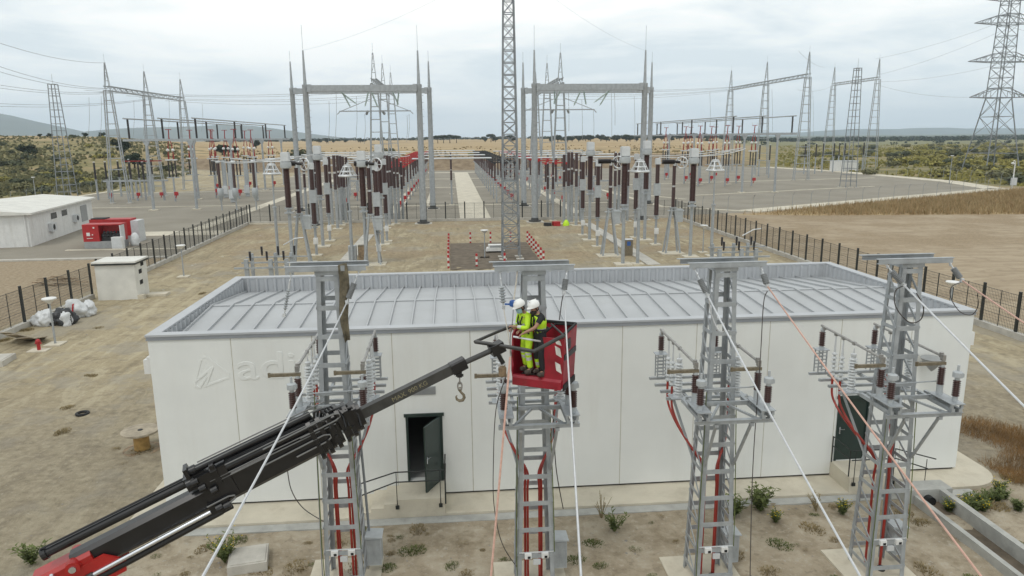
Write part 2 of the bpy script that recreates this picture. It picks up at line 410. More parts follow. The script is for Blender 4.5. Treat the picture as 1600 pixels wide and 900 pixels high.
G.bump(G.m('ADD', G.m('MULTIPLY', med, .5), G.m('ADD', G.m('MULTIPLY', fine, .3), G.m('ADD', G.m('MULTIPLY', grn, .5), G.m('MULTIPLY', trk, .5)))), .75, .14)
struct(mb, "ground", "ground", smooth=True)

# trodden, rutted dirt around the building in real relief
fx = [-27 + .36 * i for i in range(162)]; fy = [8 + .36 * i for i in range(256)]; mb = MB(); n_ = len(fx)
def relief_z(x, y):
    e_ = sstep(-27, -25.5, x) * (1 - sstep(29.8, 31, x)) * sstep(8, 9, y) * (1 - sstep(97.5, 99.6, y))
    r_ = .045 * noise.noise((x * .9, y * .9, 1)) + .03 * noise.noise((x * 2.3, y * 2.3, 5)) + .06 * noise.noise((x * 1.3, y * .14, 9)) * (1 if x < -9.5 or y > 32 else .2)
    if 60 < y: r_ *= 1.7
    return .008 + e_ * max(0, r_ + .03)
mb.v = [(x, y, relief_z(x, y)) for y in fy for x in fx]
mb.f = [(j * n_ + i, j * n_ + i + 1, (j + 1) * n_ + i + 1, (j + 1) * n_ + i) for j in range(len(fy) - 1) for i in range(n_ - 1)]; mb.mi = [0] * len(mb.f)
struct(mb, "dirt_ground", "ground", smooth=True)
# gravel of the switch yards
M["yard_gravel"] = g_ = bpy.data.materials.new("yard_gravel"); g_.use_nodes = True
G = Nodes(g_); G.p.inputs["Roughness"].default_value = .95
gv = G.ramp(G.noise(.12, 6, .6), (.34, (.205, .182, .142)), (.5, (.235, .212, .168)), (.66, (.265, .24, .192)))
gv = G.mix(G.m('MULTIPLY', G.step(G.noise(14, 3, .7), .5, .7), .5), gv, (.31, .285, .235)); G.l(gv, G.p.inputs["Base Color"]); G.bump(G.noise(18, 3, .7), .5, .03)
struct(MB().sheet([(-28, 101.8), (31, 101.8), (31, 262), (-28, 262)], .012), "yard_ground", "yard_gravel")
struct(MB().sheet([(-78, 73.6), (-28, 73.6), (-28, 262), (-78, 262)], .010), "yard_ground", "yard_gravel")
struct(MB().sheet([(31, 101.8), (43.6, 104.6), (110, 137.5), (116, 162), (117, 217), (111, 250), (106, 262), (31, 262)], .014), "yard_ground", "yard_gravel")

# kerbs, paths and trench covers of pale concrete
def strip(name, pts, wd, h, mat="concrete_pale", z=.02):
    b = MB()
    for p, q in zip(pts, pts[1:]):
        p = Vector((*p, 0)); q = Vector((*q, 0)); d = (q - p).normalized(); e_ = d * wd * .5; n_ = Vector((-d.y, d.x, 0)) * wd / 2
        b.poly([(a.x, a.y) for a in (p - e_ * .0 - n_, q + e_ * .6 - n_, q + e_ * .6 + n_, p - e_ * .0 + n_)], -.05, h); h += .006
    return struct(b, name, mat)
def slab(name, x0, x1, y0, y1, h, mat="concrete_pale"): return struct(MB().bb(x0, x1, y0, y1, -.05, h), name, mat)
slab("walkway", 1.1, 5.5, 102.6, 243.5, .06)
slab("walkway", -27.0, 30.6, 243.6, 247.0, .065)
for y0 in (124, 170, 206): slab("trench_cover", -26.5, 1.05, y0, y0 + 1.1, .07); slab("trench_cover", 5.55, 30.3, y0, y0 + 1.1, .07)
slab("trench_cover", -9.9, -8.2, 113, 169.8, .05); slab("trench_cover", 18.2, 19.7, 108, 200, .045)
slab("trench_cover", -4.6, -4.0, 126, 160, .052)
slab("trench_cover", -10.7, -9.4, 61, 87, .12, "concrete"); slab("trench_cover", 17.2, 18.4, 62, 94, .12, "concrete")
slab("kerb", -28.2, 31.2, 100.9, 101.7, .13)
strip("kerb", [(44.6, 105.6), (110, 138.4)], 3.6, .12); strip("kerb", [(110.2, 138.4), (117.5, 163), (118.5, 217), (112, 251)], 4.5, .12)
strip("kerb", [(44.0, 105.6), (34, 115), (31.8, 160)], .9, .12)
strip("path", [(-33, 96), (-33, 225)], 1.9, .05); strip("path", [(-78.4, 150), (-78.4, 230)], 1.3, .1); strip("path", [(-77, 231), (-29, 231)], 1.6, .09)
strip("path", [(-76, 131), (-36, 131)], .5, .08); strip("path", [(-76, 168), (-36, 168)], .8, .08); strip("path", [(46, 136), (92, 152)], .6, .08); strip("path", [(42, 170), (110, 182)], .8, .08); strip("path", [(33, 150), (42, 128)], .6, .08)
strip("kerb", [(-62, 73.2), (-28.4, 73.2)], .7, .14, "concrete"); strip("kerb", [(-40, 92.5), (-29.5, 92.5)], 4.2, .06, "concrete_pale")
strip("path", [(-41, 79.6), (-29, 79.2)], .5, .07)
# ------------------------------------------------------------------ far hills and haze
dm("hill_scrub", (.10, .115, .08), .95, 0, .2, .004)
def hill_ridge(pts, y, depth):
    b = MB(); rows = []
    pts2 = []
    for (x0, z0), (x1, z1) in zip(pts, pts[1:]):
        k = max(2, int(abs(x1 - x0) / 130))
        pts2 += [(x0 + (x1 - x0) * i / k, z0 + (z1 - z0) * i / k) for i in range(k)]
    pts2.append(pts[-1])
    for j in range(9):
        t = j / 8; prof = math.sin(math.pi * min(1, t * 1.0)) ** .8 if t < 1 else 0
        rows.append([(x + 200 * noise.noise((x * .001, t * 3, 3)), y + (t - .5) * depth, max(-3, (z + 18 * noise.noise((x * .0016, 0, 1)) + 26 * noise.noise((x * .004, t * 4, 8)) * (.3 + .7 * (1 - prof))) * prof - 3)) for x, z in pts2])
    n = len(pts2)
    for r_ in rows: b.v += r_
    b.f = [(j * n + i, j * n + i + 1, (j + 1) * n + i + 1, (j + 1) * n + i) for j in range(8) for i in range(n - 1)]; b.mi = [0] * len(b.f)
    return struct(b, "hills", "hill_scrub", smooth=True)
hill_ridge([(-5200, 210), (-4200, 290), (-3700, 255), (-3436, 222), (-3165, 155), (-2985, 88), (-2850, 60), (-2600, 0)], 6000, 2200)
hill_ridge([(-3900, 60), (-3300, 75), (-2900, 108), (-2600, 128), (-2350, 130), (-2000, 150), (-1700, 128), (-1400, 95), (-1150, 55), (-800, 0)], 6500, 1600)
hill_ridge([(2700, 0), (3100, 22), (3847, 42), (4500, 62), (5051, 66), (5600, 72), (6600, 62), (8000, 55)], 8000, 1800)

hm = bpy.data.materials.new("haze"); hm.use_nodes = True; ht = hm.node_tree; ht.nodes.clear()
ho = ht.nodes.new("ShaderNodeOutputMaterial"); hv = ht.nodes.new("ShaderNodeVolumePrincipled")
hv.inputs["Color"].default_value = (.72, .85, 1.0, 1); hv.inputs["Density"].default_value = 1.15e-4; hv.inputs["Anisotropy"].default_value = 0.0
ht.links.new(hv.outputs[0], ho.inputs["Volume"]); M["haze"] = hm
hz_o = MB().bb(-9000, 9000, -300, 10500, -5, 330).build("haze", "haze"); hz_o["kind"] = "stuff"

# ------------------------------------------------------------------ white switchgear building
BX0, BX1, BY0, BY1, BH = -9.08, 16.78, 21.4, 30.6, 5.68
B = thing("substation_building", "long white panelled building with grey standing seam roof and two green doors", "building", (BX0, BY0, 0))
def bp(mb, name, mat, parent=None, **k):      # part given in world coordinates
    o = mb.build(name, mat, **k); o.parent = parent or B
    o.matrix_parent_inverse = Matrix.Translation((-BX0, -BY0, 0)) if (parent in (None, B)) else Matrix.Identity(4)
    return o
D1 = (-1.62, -.48, .66, 2.88); D2 = (12.43, 13.52, .66, 2.90)
wl = MB(); jn = MB(); xj = [BX0 + 2.38 * i for i in range(11)] + [BX1]
for a, b in zip(xj, xj[1:]):
    a2, b2 = a + (.012 if a > BX0 else 0), b - (.012 if b < BX1 else 0)
    hole = [d for d in (D1, D2) if d[0] > a and d[1] < b]
    if hole:
        x0, x1, z0, z1 = hole[0]
        wl.bb(a2, x0, BY0, BY0 + .2, .2, 5.55); wl.bb(x1, b2, BY0, BY0 + .2, .2, 5.55); wl.bb(x0, x1, BY0, BY0 + .2, z1, 5.55); wl.bb(x0, x1, BY0, BY0 + .2, .2, z0)
    else: wl.bb(a2, b2, BY0, BY0 + .2, .2, 5.55)
    if b < BX1: jn.bb(b - .013, b + .013, BY0 + .006, BY0 + .15, .2, 5.55)
bp(wl, "wall", "wall_white"); bp(jn, "joint", "joint_sealant")
bp(MB().bb(BX0, BX0 + .2, BY0 + .2, BY1, .2, 5.55), "wall", "wall_white"); bp(MB().bb(BX1 - .2, BX1, BY0 + .2, BY1, .2, 5.55), "wall", "wall_white")
bp(MB().bb(BX0 + .2, BX1 - .2, BY1 - .2, BY1, .2, 5.55), "wall", "wall_white")
bp(MB().bb(BX0 + .05, BX1 - .05, BY0 + .07, BY1 - .05, 0, .198), "footing", "rubber_black")  # black colour stands in for the shade in the gap under the wall
bp(MB().bb(BX0 + .2, BX1 - .2, BY0 + .2, BY1 - .2, .5, .655), "floor", "dark_interior")
# parapet cap and fascia
cap = MB(); e_ = .05
cap.bb(BX0 - e_, BX1 + e_, BY0 - e_, BY0 + .30, 5.64, 5.70).bb(BX0 - e_, BX1 + e_, BY1 - .30, BY1 + e_, 5.64, 5.70)
cap.bb(BX0 - e_, BX0 + .30, BY0 + .302, BY1 - .302, 5.641, 5.701).bb(BX1 - .30, BX1 + e_, BY0 + .302, BY1 - .302, 5.641, 5.701)
bp(cap, "parapet_cap", "parapet_sheet")
fa = MB(); fa.bb(BX0 - .03, BX1 + .03, BY0 - .03, BY0 - .002, 5.53, 5.638).bb(BX0 - .04, BX1 + .04, BY0 - .042, BY0 - .031, 5.53, 5.55)
fa.bb(BX0 - .03, BX0 - .002, BY0, BY1, 5.53, 5.638).bb(BX1 + .002, BX1 + .03, BY0, BY1, 5.53, 5.638)
bp(fa, "fascia", "fascia_grey")
pi = MB()                                      # corrugated inner faces of the parapet
def corr(x0, y0, x1, y1, nx_, ny_, z0, z1):
    L = math.hypot(x1 - x0, y1 - y0); dx, dy = (x1 - x0) / L, (y1 - y0) / L; k = int(L / .36); vs = []
    for i in range(k):
        for f, o in ((.0, 0), (.55, 0), (.66, .08), (.88, .08)):
            s_ = L * (i + f) / k; vs.append((x0 + dx * s_ + nx_ * o, y0 + dy * s_ + ny_ * o))
    vs.append((x1, y1)); n = len(vs)
    pi._add([(x, y, z0) for x, y in vs] + [(x, y, z1) for x, y in vs], [(i, i + 1, n + i + 1, n + i) for i in range(n - 1)])
corr(BX0 + .25, BY1 - .28, BX1 - .25, BY1 - .28, 0, -1, 4.9, 5.645); corr(BX0 + .28, BY0 + .3, BX0 + .28, BY1 - .3, 1, 0, 4.9, 5.645); corr(BX1 - .28, BY0 + .3, BX1 - .28, BY1 - .3, -1, 0, 4.9, 5.645)
bp(pi, "parapet_lining", "parapet_sheet")
RF = [(BY0 + .25, 5.22), (26.0, 5.50), (BY1 - .25, 5.08)]
ro = MB()
for (ya, za), (yb, zb) in zip(RF, RF[1:]): ro.extr([(BX0 + .25, ya, za), (BX1 - .25, ya, za), (BX1 - .25, yb, zb), (BX0 + .25, yb, zb)], (0, 0, -.05))
x = BX0 + .45
while x < BX1 - .4:
    for (ya, za), (yb, zb) in zip(RF, RF[1:]): ro.beam((x, ya, za + .036), (x, yb, zb + .036), .045, .072)
    x += .72
ro.beam((BX0 + .26, 26, 5.512), (BX1 - .26, 26, 5.512), .24, .03)
bp(ro, "roof", "roof_sheet")
# doors
for di, (x0, x1, z0, z1) in enumerate((D1, D2)):
    fr = MB(); t_ = .07
    fr.bb(x0, x0 + t_, BY0 - .03, BY0 + .14, z0, z1 - t_).bb(x1 - t_, x1, BY0 - .03, BY0 + .14, z0, z1 - t_).bb(x0 - .05, x1 + .05, BY0 - .05, BY0 + .14, z1 - t_, z1 + .03)
    bp(fr, "door_frame", "door_green")
    lw = x1 - x0 - 2 * t_ - .01
    dr = MB().bb(-lw, 0, -.025, .025, .01, z1 - z0 - t_ - .01)
    for zz_ in (.35, 1.1, 1.85): dr.tube((.01, -.035, zz_ - .06), (.01, -.035, zz_ + .06), .014)
    o = dr.build("door", "door_green", label="dark green door leaf standing open" if di == 0 else "closed dark green door leaf"); o.parent = B
    o.location = (x1 - t_ - .005 - BX0, (0 if di == 0 else .05), z0); o.rotation_euler = (0, 0, R(62) if di == 0 else 0)
    h_ = MB().box((-lw + .07, -.032, 1.05), (.045, .014, .24)).beam((-lw + .07, -.07, 1.1), (-lw + .21, -.075, 1.1), .02).tube((-lw + .07, -.03, 1.1), (-lw + .07, -.075, 1.1), .01)
    h_.build("handle", "chrome", o)
# louvre, wall boxes
lv = MB().bb(-1.5, -.66, BY0 - .02, BY0 + .001, 3.52, 3.78)
for i in range(7): lv.bb(-1.48, -.68, BY0 - .035, BY0 - .018, 3.54 + .034 * i, 3.556 + .034 * i)
bp(lv, "louvre", "louvre_grey")
for sx, xx in ((-1, BX0), (1, BX1)):
    bx = MB().bb(xx + sx * .002, xx + sx * .3, BY0 + .25, BY0 + .75, 4.42, 4.86).bb(xx + sx * .002, xx + sx * .22, BY0 + .3, BY0 + .7, 4.865, 4.93)
    bp(bx, "wall_box", "white_paint")
# raised lettering and triangular emblem on the front wall
def letters(body, size, ext, name, mat, parent, mtx, shear=0):
    cu = bpy.data.curves.new(name, 'FONT'); cu.body = body; cu.size = size; cu.extrude = ext; cu.shear = shear
    if mat == "wall_white": cu.bevel_depth = .007
    t_ = bpy.data.objects.new(name, cu); COL.objects.link(t_); dg = bpy.context.evaluated_depsgraph_get()
    me = bpy.data.meshes.new_from_object(t_.evaluated_get(dg)); bpy.data.objects.remove(t_)
    me.materials.clear(); me.materials.append(M[mat]); o = bpy.data.objects.new(name, me); COL.objects.link(o); o.parent = parent; o.matrix_local = mtx
    return o
RX = Matrix.Rotation(R(90), 4, 'X')
letters("adif", 1.28, .009, "lettering", "wall_white", B, Matrix.Translation((2.48, 0, 4.22)) @ RX @ Matrix.Diagonal((1.22, .95, 1, 1)))
em = MB()                                        # outline triangle with an arrow inside, in low relief
ek = [0]
def relief(pts, wd=.06):
    for a, b in zip(pts, pts[1:]):
        ek[0] += 1; d = Vector((b[0] - a[0], 0, b[1] - a[1])).normalized(); n_ = Vector((-d.z, 0, d.x)) * wd / 2; yf = BY0 - .005 - .0010 * ek[0]
        a_, b_ = Vector((a[0], yf, a[1])) - d * wd * .4, Vector((b[0], yf, b[1])) + d * wd * .4
        em.extr([a_ - n_, b_ - n_, b_ + n_, a_ + n_], (0, .03, 0))
relief([(-7.62, 4.86), (-7.52, 4.98), (-7.38, 4.92), (-6.86, 4.42), (-6.84, 4.30), (-7.0, 4.25), (-7.55, 4.06)])
relief([(-7.62, 4.86), (-7.86, 4.18), (-7.84, 4.06), (-7.72, 4.02), (-7.30, 4.62)]); relief([(-7.86, 4.2), (-7.30, 4.62), (-7.55, 4.06)])
bp(em, "emblem", "wall_white")
# concrete apron and the two landings with steps
ap = MB(); pts = [(BX0 - .85, 20.2), (16.4, 20.2)]
for i in range(9): t_ = R(-90 + 90 * i / 8); pts.append((16.6 + 1.25 * math.cos(t_), 21.45 + 1.25 * math.sin(t_)))
pts += [(17.85, 31.4), (BX0 - .85, 31.4)]
struct(ap.poly(pts, -.1, .13), "apron", "concrete_pale")
struct(MB().bb(BX0 - 1.0, 16.4, 19.8, 20.18, -.1, .062), "apron", "concrete_grey")
for sg, xa in ((1, -.46), (-1, 12.33)):
    L_ = MB(); lx = lambda q: xa - sg * q        # q runs away from the closed end down the steps
    L_.bb(lx(0), lx(1.42), 20.19, BY0 - .004, .02, .645)
    for k in range(4): L_.bb(lx(1.42 + .4 * k), lx(1.82 + .4 * k), 20.191, BY0 - .005, .02, .645 - .125 * (k + 1))
    st = struct(L_, "entrance_steps", "concrete_pale"); st["kind"] = "thing"
    tag(st, "pale concrete landing and steps under the open green door" if sg == 1 else "pale concrete landing and steps under the closed green door", "steps")
    rl = thing("handrail", "black metal handrail on the landing by the open door" if sg == 1 else "black metal handrail on the landing by the closed door", "handrail", (lx(0), 20.2, 0))
    q = lambda a, y, z: (-sg * a, y - 20.2, z)
    yf = 20.17
    bars = MB()
    for dz in (0, -.32): bars.path([q(.0, yf, 1.56 + dz), q(1.45, yf, 1.56 + dz), q(2.55 + (.25 if dz == 0 else 0), yf, 1.15 + dz * .98)], .02, 6)
    bars.build("rail", "dark_fence", rl, smooth=True)
    for a, zt, zb in ((.12, 1.56, .42), (1.42, 1.56, .42), (2.5, 1.16, .1)):
        rl_p = MB().tube(q(a, yf, zb), q(a, yf, zt), .012).build("post", "dark_fence", rl)
        MB().box(q(a, yf, zb), (.11, .05, .11)).build("bracket", "dark_fence", rl_p)
    if sg == 1:
        MB().bb(.01, .05, 0, 1.1, 1.52, 1.56).bb(.01, .05, 0, 1.1, 1.2, 1.24).bb(.008, .052, -.02, .03, .45, 1.75).build("end_rail", "dark_fence", rl)
    else:
        MB().path([(-.02 + 0, .1, 1.56), (-.02, 1.1, 1.56)], .018).path([(-.02, .1, 1.24), (-.02, 1.1, 1.24)], .018).tube((-.02, .05, .66), (-.02, .05, 1.56), .02).tube((-.02, 1.1, .66), (-.02, 1.1, 1.56), .02).build("end_rail", "dark_fence", rl)

# ------------------------------------------------------------------ fences
def fence(label, pts, h, step, skip=None):
    f = thing("boundary_fence", label, "fence", (pts[0][0], pts[0][1], 0)); o = Vector((pts[0][0], pts[0][1], 0))
    wires = MB(); base = MB()
    for (xa, ya), (xb, yb) in zip(pts, pts[1:]):
        a = Vector((xa, ya, 0)) - o; b = Vector((xb, yb, 0)) - o; L = (b - a).length; d = (b - a) / L
        k = round(L / step)
        for i in range(k + 1):
            p = a + d * (L * i / k)
            if skip and skip(p + o): continue
            MB().box((0, 0, h / 2 + .1), (.16, .10, h + .15), math.atan2(d.y, d.x)).box((0, 0, h + .18), (.17, .11, .02), math.atan2(d.y, d.x)).build("post", "dark_fence", f, loc=p)
            if i < k: MB().tube((0, 0, .15), (0, 0, h), .025, n=6).build("thin_post", "dark_fence", f, loc=p + d * (L / k / 2))
        for j in range(13): z = .32 + (h - .36) * j / 12; wires.beam(a + Vector((0, 0, z)), b + Vector((0, 0, z)), .009 if j % 4 else .02)
        q = .12; n_ = int(L / q)
        for i in range(n_ + 1): p = a + d * (q * i); wires.beam(p + Vector((0, .001, .3)), p + Vector((0, .001, h)), .009)
        base.beam(a + Vector((0, 0, .1)), b + Vector((0, 0, .1)), .34, .5)
    wires.build("mesh_panel", "fence_wire", f); base.build("concrete_base", "concrete", f)
    return f
fence("dark post and wire mesh fence running past the grey kiosk", [(-27.0, 35.0), (-26.5, 54.2)], 2.45, 2.78)
fence("dark post and wire mesh fence running from the kiosk to the far corner", [(-26.9, 56.2), (-27.9, 101.2)], 2.45, 2.8)
fence("dark mesh fence crossing behind the tall breaker columns", [(-27.6, 101.5), (31.1, 99.6)], 2.5, 2.72)
fence("dark post fence along the bare brown field", [(31.3, 33.9), (31.3, 99.3)], 2.45, 2.72)
def chain_fence(label, pts, h, step):
    f = thing("chain_link_fence", label, "fence", (pts[0][0], pts[0][1], 0)); o = Vector((pts[0][0], pts[0][1], 0)); wr = MB()
    for (xa, ya), (xb, yb) in zip(pts, pts[1:]):
        a = Vector((xa, ya, 0)) - o; b = Vector((xb, yb, 0)) - o; L = (b - a).length; d = (b - a) / L; k = round(L / step); n_ = Vector((-d.y, d.x, 0))
        for i in range(k + 1):
            p = a + d * L * i / k
            MB().path([(0, 0, 0), (0, 0, h), -n_ * .3 + Vector((0, 0, h + .4))], .035, 5).build("post", "wire_grey", f, loc=p)
        for z in (.1, h * .5, h): wr.beam(a + Vector((0, 0, z)), b + Vector((0, 0, z)), .012)
        for z in (.15, .3, .4): wr.beam(a - n_ * z * .75 + Vector((0, 0, h + z)), b - n_ * z * .75 + Vector((0, 0, h + z)), .008)
        for i in range(int(L / .35)): p = a + d * (.35 * i); wr.beam(p, p + Vector((0, 0, h)), .004)
    wr.build("wire_mesh", "wire_grey", f)
chain_fence("thin grey chain link fence with bent tops along the gravel yard kerb", [(32.5, 102.4), (44.2, 103.2), (111, 136.0)], 2.3, 4.4)
chain_fence("thin grey chain link fence in front of the green scrub", [(120, 150), (121, 218), (114, 256)], 2.3, 5)
chain_fence("thin grey chain link fence below the scrub hillside", [(-80.5, 140), (-80.5, 236)], 2.3, 5)

# ------------------------------------------------------------------ kiosk, white hall, generators
k = thing("transformer_kiosk", "small grey concrete kiosk with flat roof standing in the fence line", "kiosk", (-24.35, 54.4, 0), R(2))
MB().bb(-1.35, 1.35, -1.1, 1.2, 0, 2.62).build("wall", "roof_white", k)
MB().bb(-1.5, 1.5, -1.25, 1.35, 2.62, 2.74).build("roof_edge", "dark_fence", k); MB().bb(-1.49, 1.49, -1.24, 1.34, 2.742, 2.86).build("roof", "roof_white", k)
for y_, z_ in ((-.1, 1.95), (-.1, 1.15), (.35, 2.45)):
    v_ = MB().bb(1.35, 1.36, y_ - .27, y_ + .27, z_ - .16, z_ + .16)
    for i in range(4): v_.bb(1.355, 1.385, y_ - .25, y_ + .25, z_ - .13 + .075 * i, z_ - .10 + .075 * i)
    v_.build("vent", "rubber_black", k)
for nm, (x_, y_, w_, d_, h_), lb in (("concrete_slab", (-22.0, 54.6, 1.4, 1.0, .22), "pale concrete slab lying beside the grey kiosk"), ("concrete_block", (-22.9, 53.6, .7, .5, .35), "small concrete block against the kiosk corner")):
    tag(MB().bb(-w_ / 2, w_ / 2, -d_ / 2, d_ / 2, 0, h_).build(nm, "concrete_pale", loc=(x_, y_, 0)), lb, "slab")

hl = thing("control_building", "low white control building with shallow pale roof and wall air conditioners", "building", (-46.4, 83.2, 0), R(9))
HW = 12.0; HD = 22.0
MB().bb(-HW, 0, 0, HD, 0, 3.5).build("wall", "white_paint", hl)
MB().extr([(-HW - .4, -.5, 3.55), (.5, -.5, 3.55), (.5, -.5, 3.75), (-HW / 2, -.5, 4.35), (-HW - .4, -.5, 3.75)], (0, HD + 1, 0)).build("roof", "roof_white", hl)
for y_ in (7.6, 11.2):
    b_ = MB().bb(.02, .04, y_ - .9, y_ + .9, 2.35, 3.05)
    b_.build("window", "glass_dark", hl)
for y_, z_ in ((6.2, 1.5), (14.6, 1.7)):
    a_ = MB().bb(.01, .45, y_ - .7, y_ + .7, z_ - .5, z_ + .45).build("air_conditioner", "pale_metal", hl); MB().tube((.45, y_ - .2, z_), (.47, y_ - .2, z_), .34, n=14).build("fan", "rubber_black", a_)
MB().bb(.01, .06, 17.2, 19.6, .9, 3.0).build("door", "louvre_grey", hl)
wn_ = MB().bb(-8.4, -6.2, -.03, -.01, 2.0, 2.9).build("window", "glass_dark", hl); fr_ = MB()
for i in range(5): fr_.bb(-8.42 + .54 * i, -8.36 + .54 * i, -.06, -.02, 1.98, 2.92)
fr_.bb(-8.41, -6.21, -.055, -.025, 2.42, 2.48).build("frame", "white_paint", wn_)
MB().tube((-.3, -.12, 0), (-.3, -.12, 3.5), .07).build("downpipe", "white_paint", hl)

def generator(name, label, loc, rz, L, D_, Hh, open_side):
    g = thing(name, label, "generator", loc, rz)
    MB().bb(-L / 2, L / 2, -D_ / 2, D_ / 2, 0, .75).build("base", "louvre_grey", g)
    if open_side:
        MB().bb(-L / 2, -L * .08, -D_ / 2, D_ / 2, .75, Hh).bb(-L * .08, L / 2, D_ * .1, D_ / 2, .75, Hh).bb(-L * .08, L / 2, -D_ / 2, D_ * .1, Hh - .12, Hh).build("housing", "red_paint", g)
        MB().bb(L / 2 - .12, L / 2, -D_ / 2, D_ * .1, .75, Hh - .13).build("corner_post", "pale_metal", g)
        en = MB().bb(-L * .05, L * .42, -D_ * .3, D_ * .08, .76, 1.5)
        for i in range(5): en.tube((L * (.0 + .09 * i), -D_ * .35, 1.2), (L * (.0 + .09 * i), -D_ * .1, 1.75), .12)
        en.path([(0, -D_ * .36, 1.6), (.6, -D_ * .4, 1.75), (1.2, -D_ * .36, 1.65)], .05).build("engine", "plastic_black", g)
        [MB().box((px_ * L, -D_ / 2 - .012, pz_), (pw_, .02, ph_)).build("sticker", "white_paint", g) for px_, pz_, pw_, ph_ in ((-.36, 1.55, .34, .36), (-.25, 1.5, .12, .12), (-.33, 1.12, .6, .06), (-.2, 2.25, .16, .16))]
    else:
        MB().bb(-L / 2, L / 2, -D_ / 2, D_ / 2, .75, Hh).build("housing", "red_paint", g)
        MB().bb(-L / 2 + .1, -L / 2 + 1.6, -D_ / 2 + .2, D_ / 2 - .2, Hh, Hh + .12).build("air_inlet", "rubber_black", g); MB().bb(L / 2, L / 2 + .85, -D_ / 2, D_ / 2, 0, Hh - .2).build("end_cabinet", "pale_metal", g)
    return g
generator("diesel_generator", "red generator with side doors open and dark engine showing", (-37.7, 81.6, 0), R(2), 3.9, 1.7, 2.6, True)
generator("diesel_generator", "closed red generator with grey end cabinet standing behind the open one", (*at(180, 372, 86.2).xy, 0), R(2), 4.4, 1.8, 2.65, False)
def lumpy(name, mat, loc, r, seed, label, cat, group=None, sub=4, amp=.28):
    bm = bmesh.new(); bmesh.ops.create_icosphere(bm, subdivisions=sub, radius=1)
    for v in bm.verts:
        n_ = v.co.normalized(); q = 1 + amp * noise.noise(n_ * 1.6 + Vector((seed, 0, 0))) + (amp * .9 * (.35 - abs(noise.noise(n_ * 2.6 + Vector((0, seed, 0))))) - amp * .5 * abs(noise.noise(n_ * 6 + Vector((0, seed, 3)))) if amp > .2 else 0)
        c = n_ * q; v.co = Vector((c.x * r[0], c.y * r[1], max(c.z, -.55) * r[2] + r[2] * .55))
    me = bpy.data.meshes.new(name); bm.to_mesh(me); bm.free(); me.materials.append(M[mat]); me.shade_smooth()
    o = bpy.data.objects.new(name, me); COL.objects.link(o); o.location = loc
    return tag(o, label, cat, group)
lumpy("water_tank", "plastic_white", (-35.0, 82.3, 0), (.5, .5, .95), 3, "white plastic sack of equipment at the end of the open generator", "sack", sub=3, amp=.1)
cb = thing("control_cabinet", "small white cabinet standing at the open generator's end", "cabinet", (-36.0, 80.5, 0)); MB().bb(-.55, .55, -.3, .3, 0, 1.25).build("body", "white_paint", cb); MB().bb(-.5, .5, -.32, -.302, .1, 1.2).build("door", "pale_metal", cb)
# rubbish and small things along the fence
lumpy("rubbish_bag", "plastic_white", (*gp(74, 508).xy, 0), (.72, .5, .62), 11, "slumped white sack, the one closest to the lamp post", "sack", amp=.45)
lumpy("rubbish_bag", "plastic_black", (*gp(101, 507).xy, 0), (.72, .6, .66), 5, "black plastic rubbish heap between two white sacks", "sack", amp=.4)
lumpy("rubbish_bag", "plastic_white", (*gp(104, 509).xy, 0), (.36, .32, .6), 17, "white bag sitting on the black plastic heap", "sack", amp=.35)
bagr = lumpy("rubbish_bag", "plastic_white", (*gp(118, 496).xy, 0), (.68, .55, .72), 23, "big white sack with a red stripe", "sack", amp=.4)
lumpy("rubbish_bag", "plastic_white", (*gp(136, 493).xy, 0), (.62, .55, .6), 31, "white sack lying farthest along the rubbish heap", "sack", amp=.4)
MB().path([(.12, -.56, .1), (.14, -.56, .5), (.15, -.4, .95), (.2, .1, 1.12)], .05).build("strap", "red_paint", bagr)
for i, (x_, y_, l_, rz_, tl) in enumerate(((-25.0, 42.3, 2.6, .2, .35), (-24.4, 42.0, 2.4, .35, .3), (-23.9, 42.4, 2.1, .6, .25), (-25.4, 42.6, 2.2, .0, .42))):
    tag(MB().box((0, 0, .05 + l_ * tl * .35), (.55, l_, .04), m=Matrix.Rotation(rz_, 3, 'Z') @ Matrix.Rotation(-tl, 3, 'X')).build("board", "plank", loc=(x_, y_, 0)), "weathered board leaning in the scrap pile by the fence", "board", "boards leaning in the scrap pile by the fence")
lp_used = []
lp = thing("yard_lamp", "", "lamp"); MB().tube((0, 0, .1), (0, 0, 2.45), .06, .045, 10).build("post", "galvanised_steel", lp)
MB().lathe([(.06, 2.40), (.16, 2.5), (.36, 2.66), (.38, 2.70), (.36, 2.74), (.02, 2.76)], n=16).build("lamp_head", "white_paint", lp); MB().bb(-.45, .45, -.45, .45, 0, .1).build("base", "concrete_pale", lp)
for x_, y_, lb in ((-22.7, 41.6, "cone headed yard lamp beside the white rubbish sacks"), (3.0, 68.2, "cone headed yard lamp inside the striped bollards"), (16.2, 26.0, "cone headed yard lamp in the fence corner behind the building"),
                   (29.3, 39.4, "cone headed yard lamp against the dark fence beyond the roof"), (24.5, 68.5, "cone headed yard lamp near the small busbar stand"), (-22.8, 62.2, "cone headed yard lamp on the sandy track past the kiosk")):
    if lb.startswith("cone headed yard lamp in the fence corner"): continue
    first_or_dup(lp, lp_used, (x_, y_, 0), 0, lb, "cone headed yard lamps")
wlp = thing("wall_lamp", "grey cone lamp fixed to the white wall behind the end pole", "lamp", (15.2, 21.4, 4.1)); MB().lathe([(.02, -.28), (.10, -.2), (.34, .12), (.36, .16), (.02, .17)], (0, -.45, 0), 18).build("lamp_shade", "louvre_grey", wlp); MB().beam((0, 0, -.1), (0, -.42, -.1), .04).build("bracket", "louvre_grey", wlp)
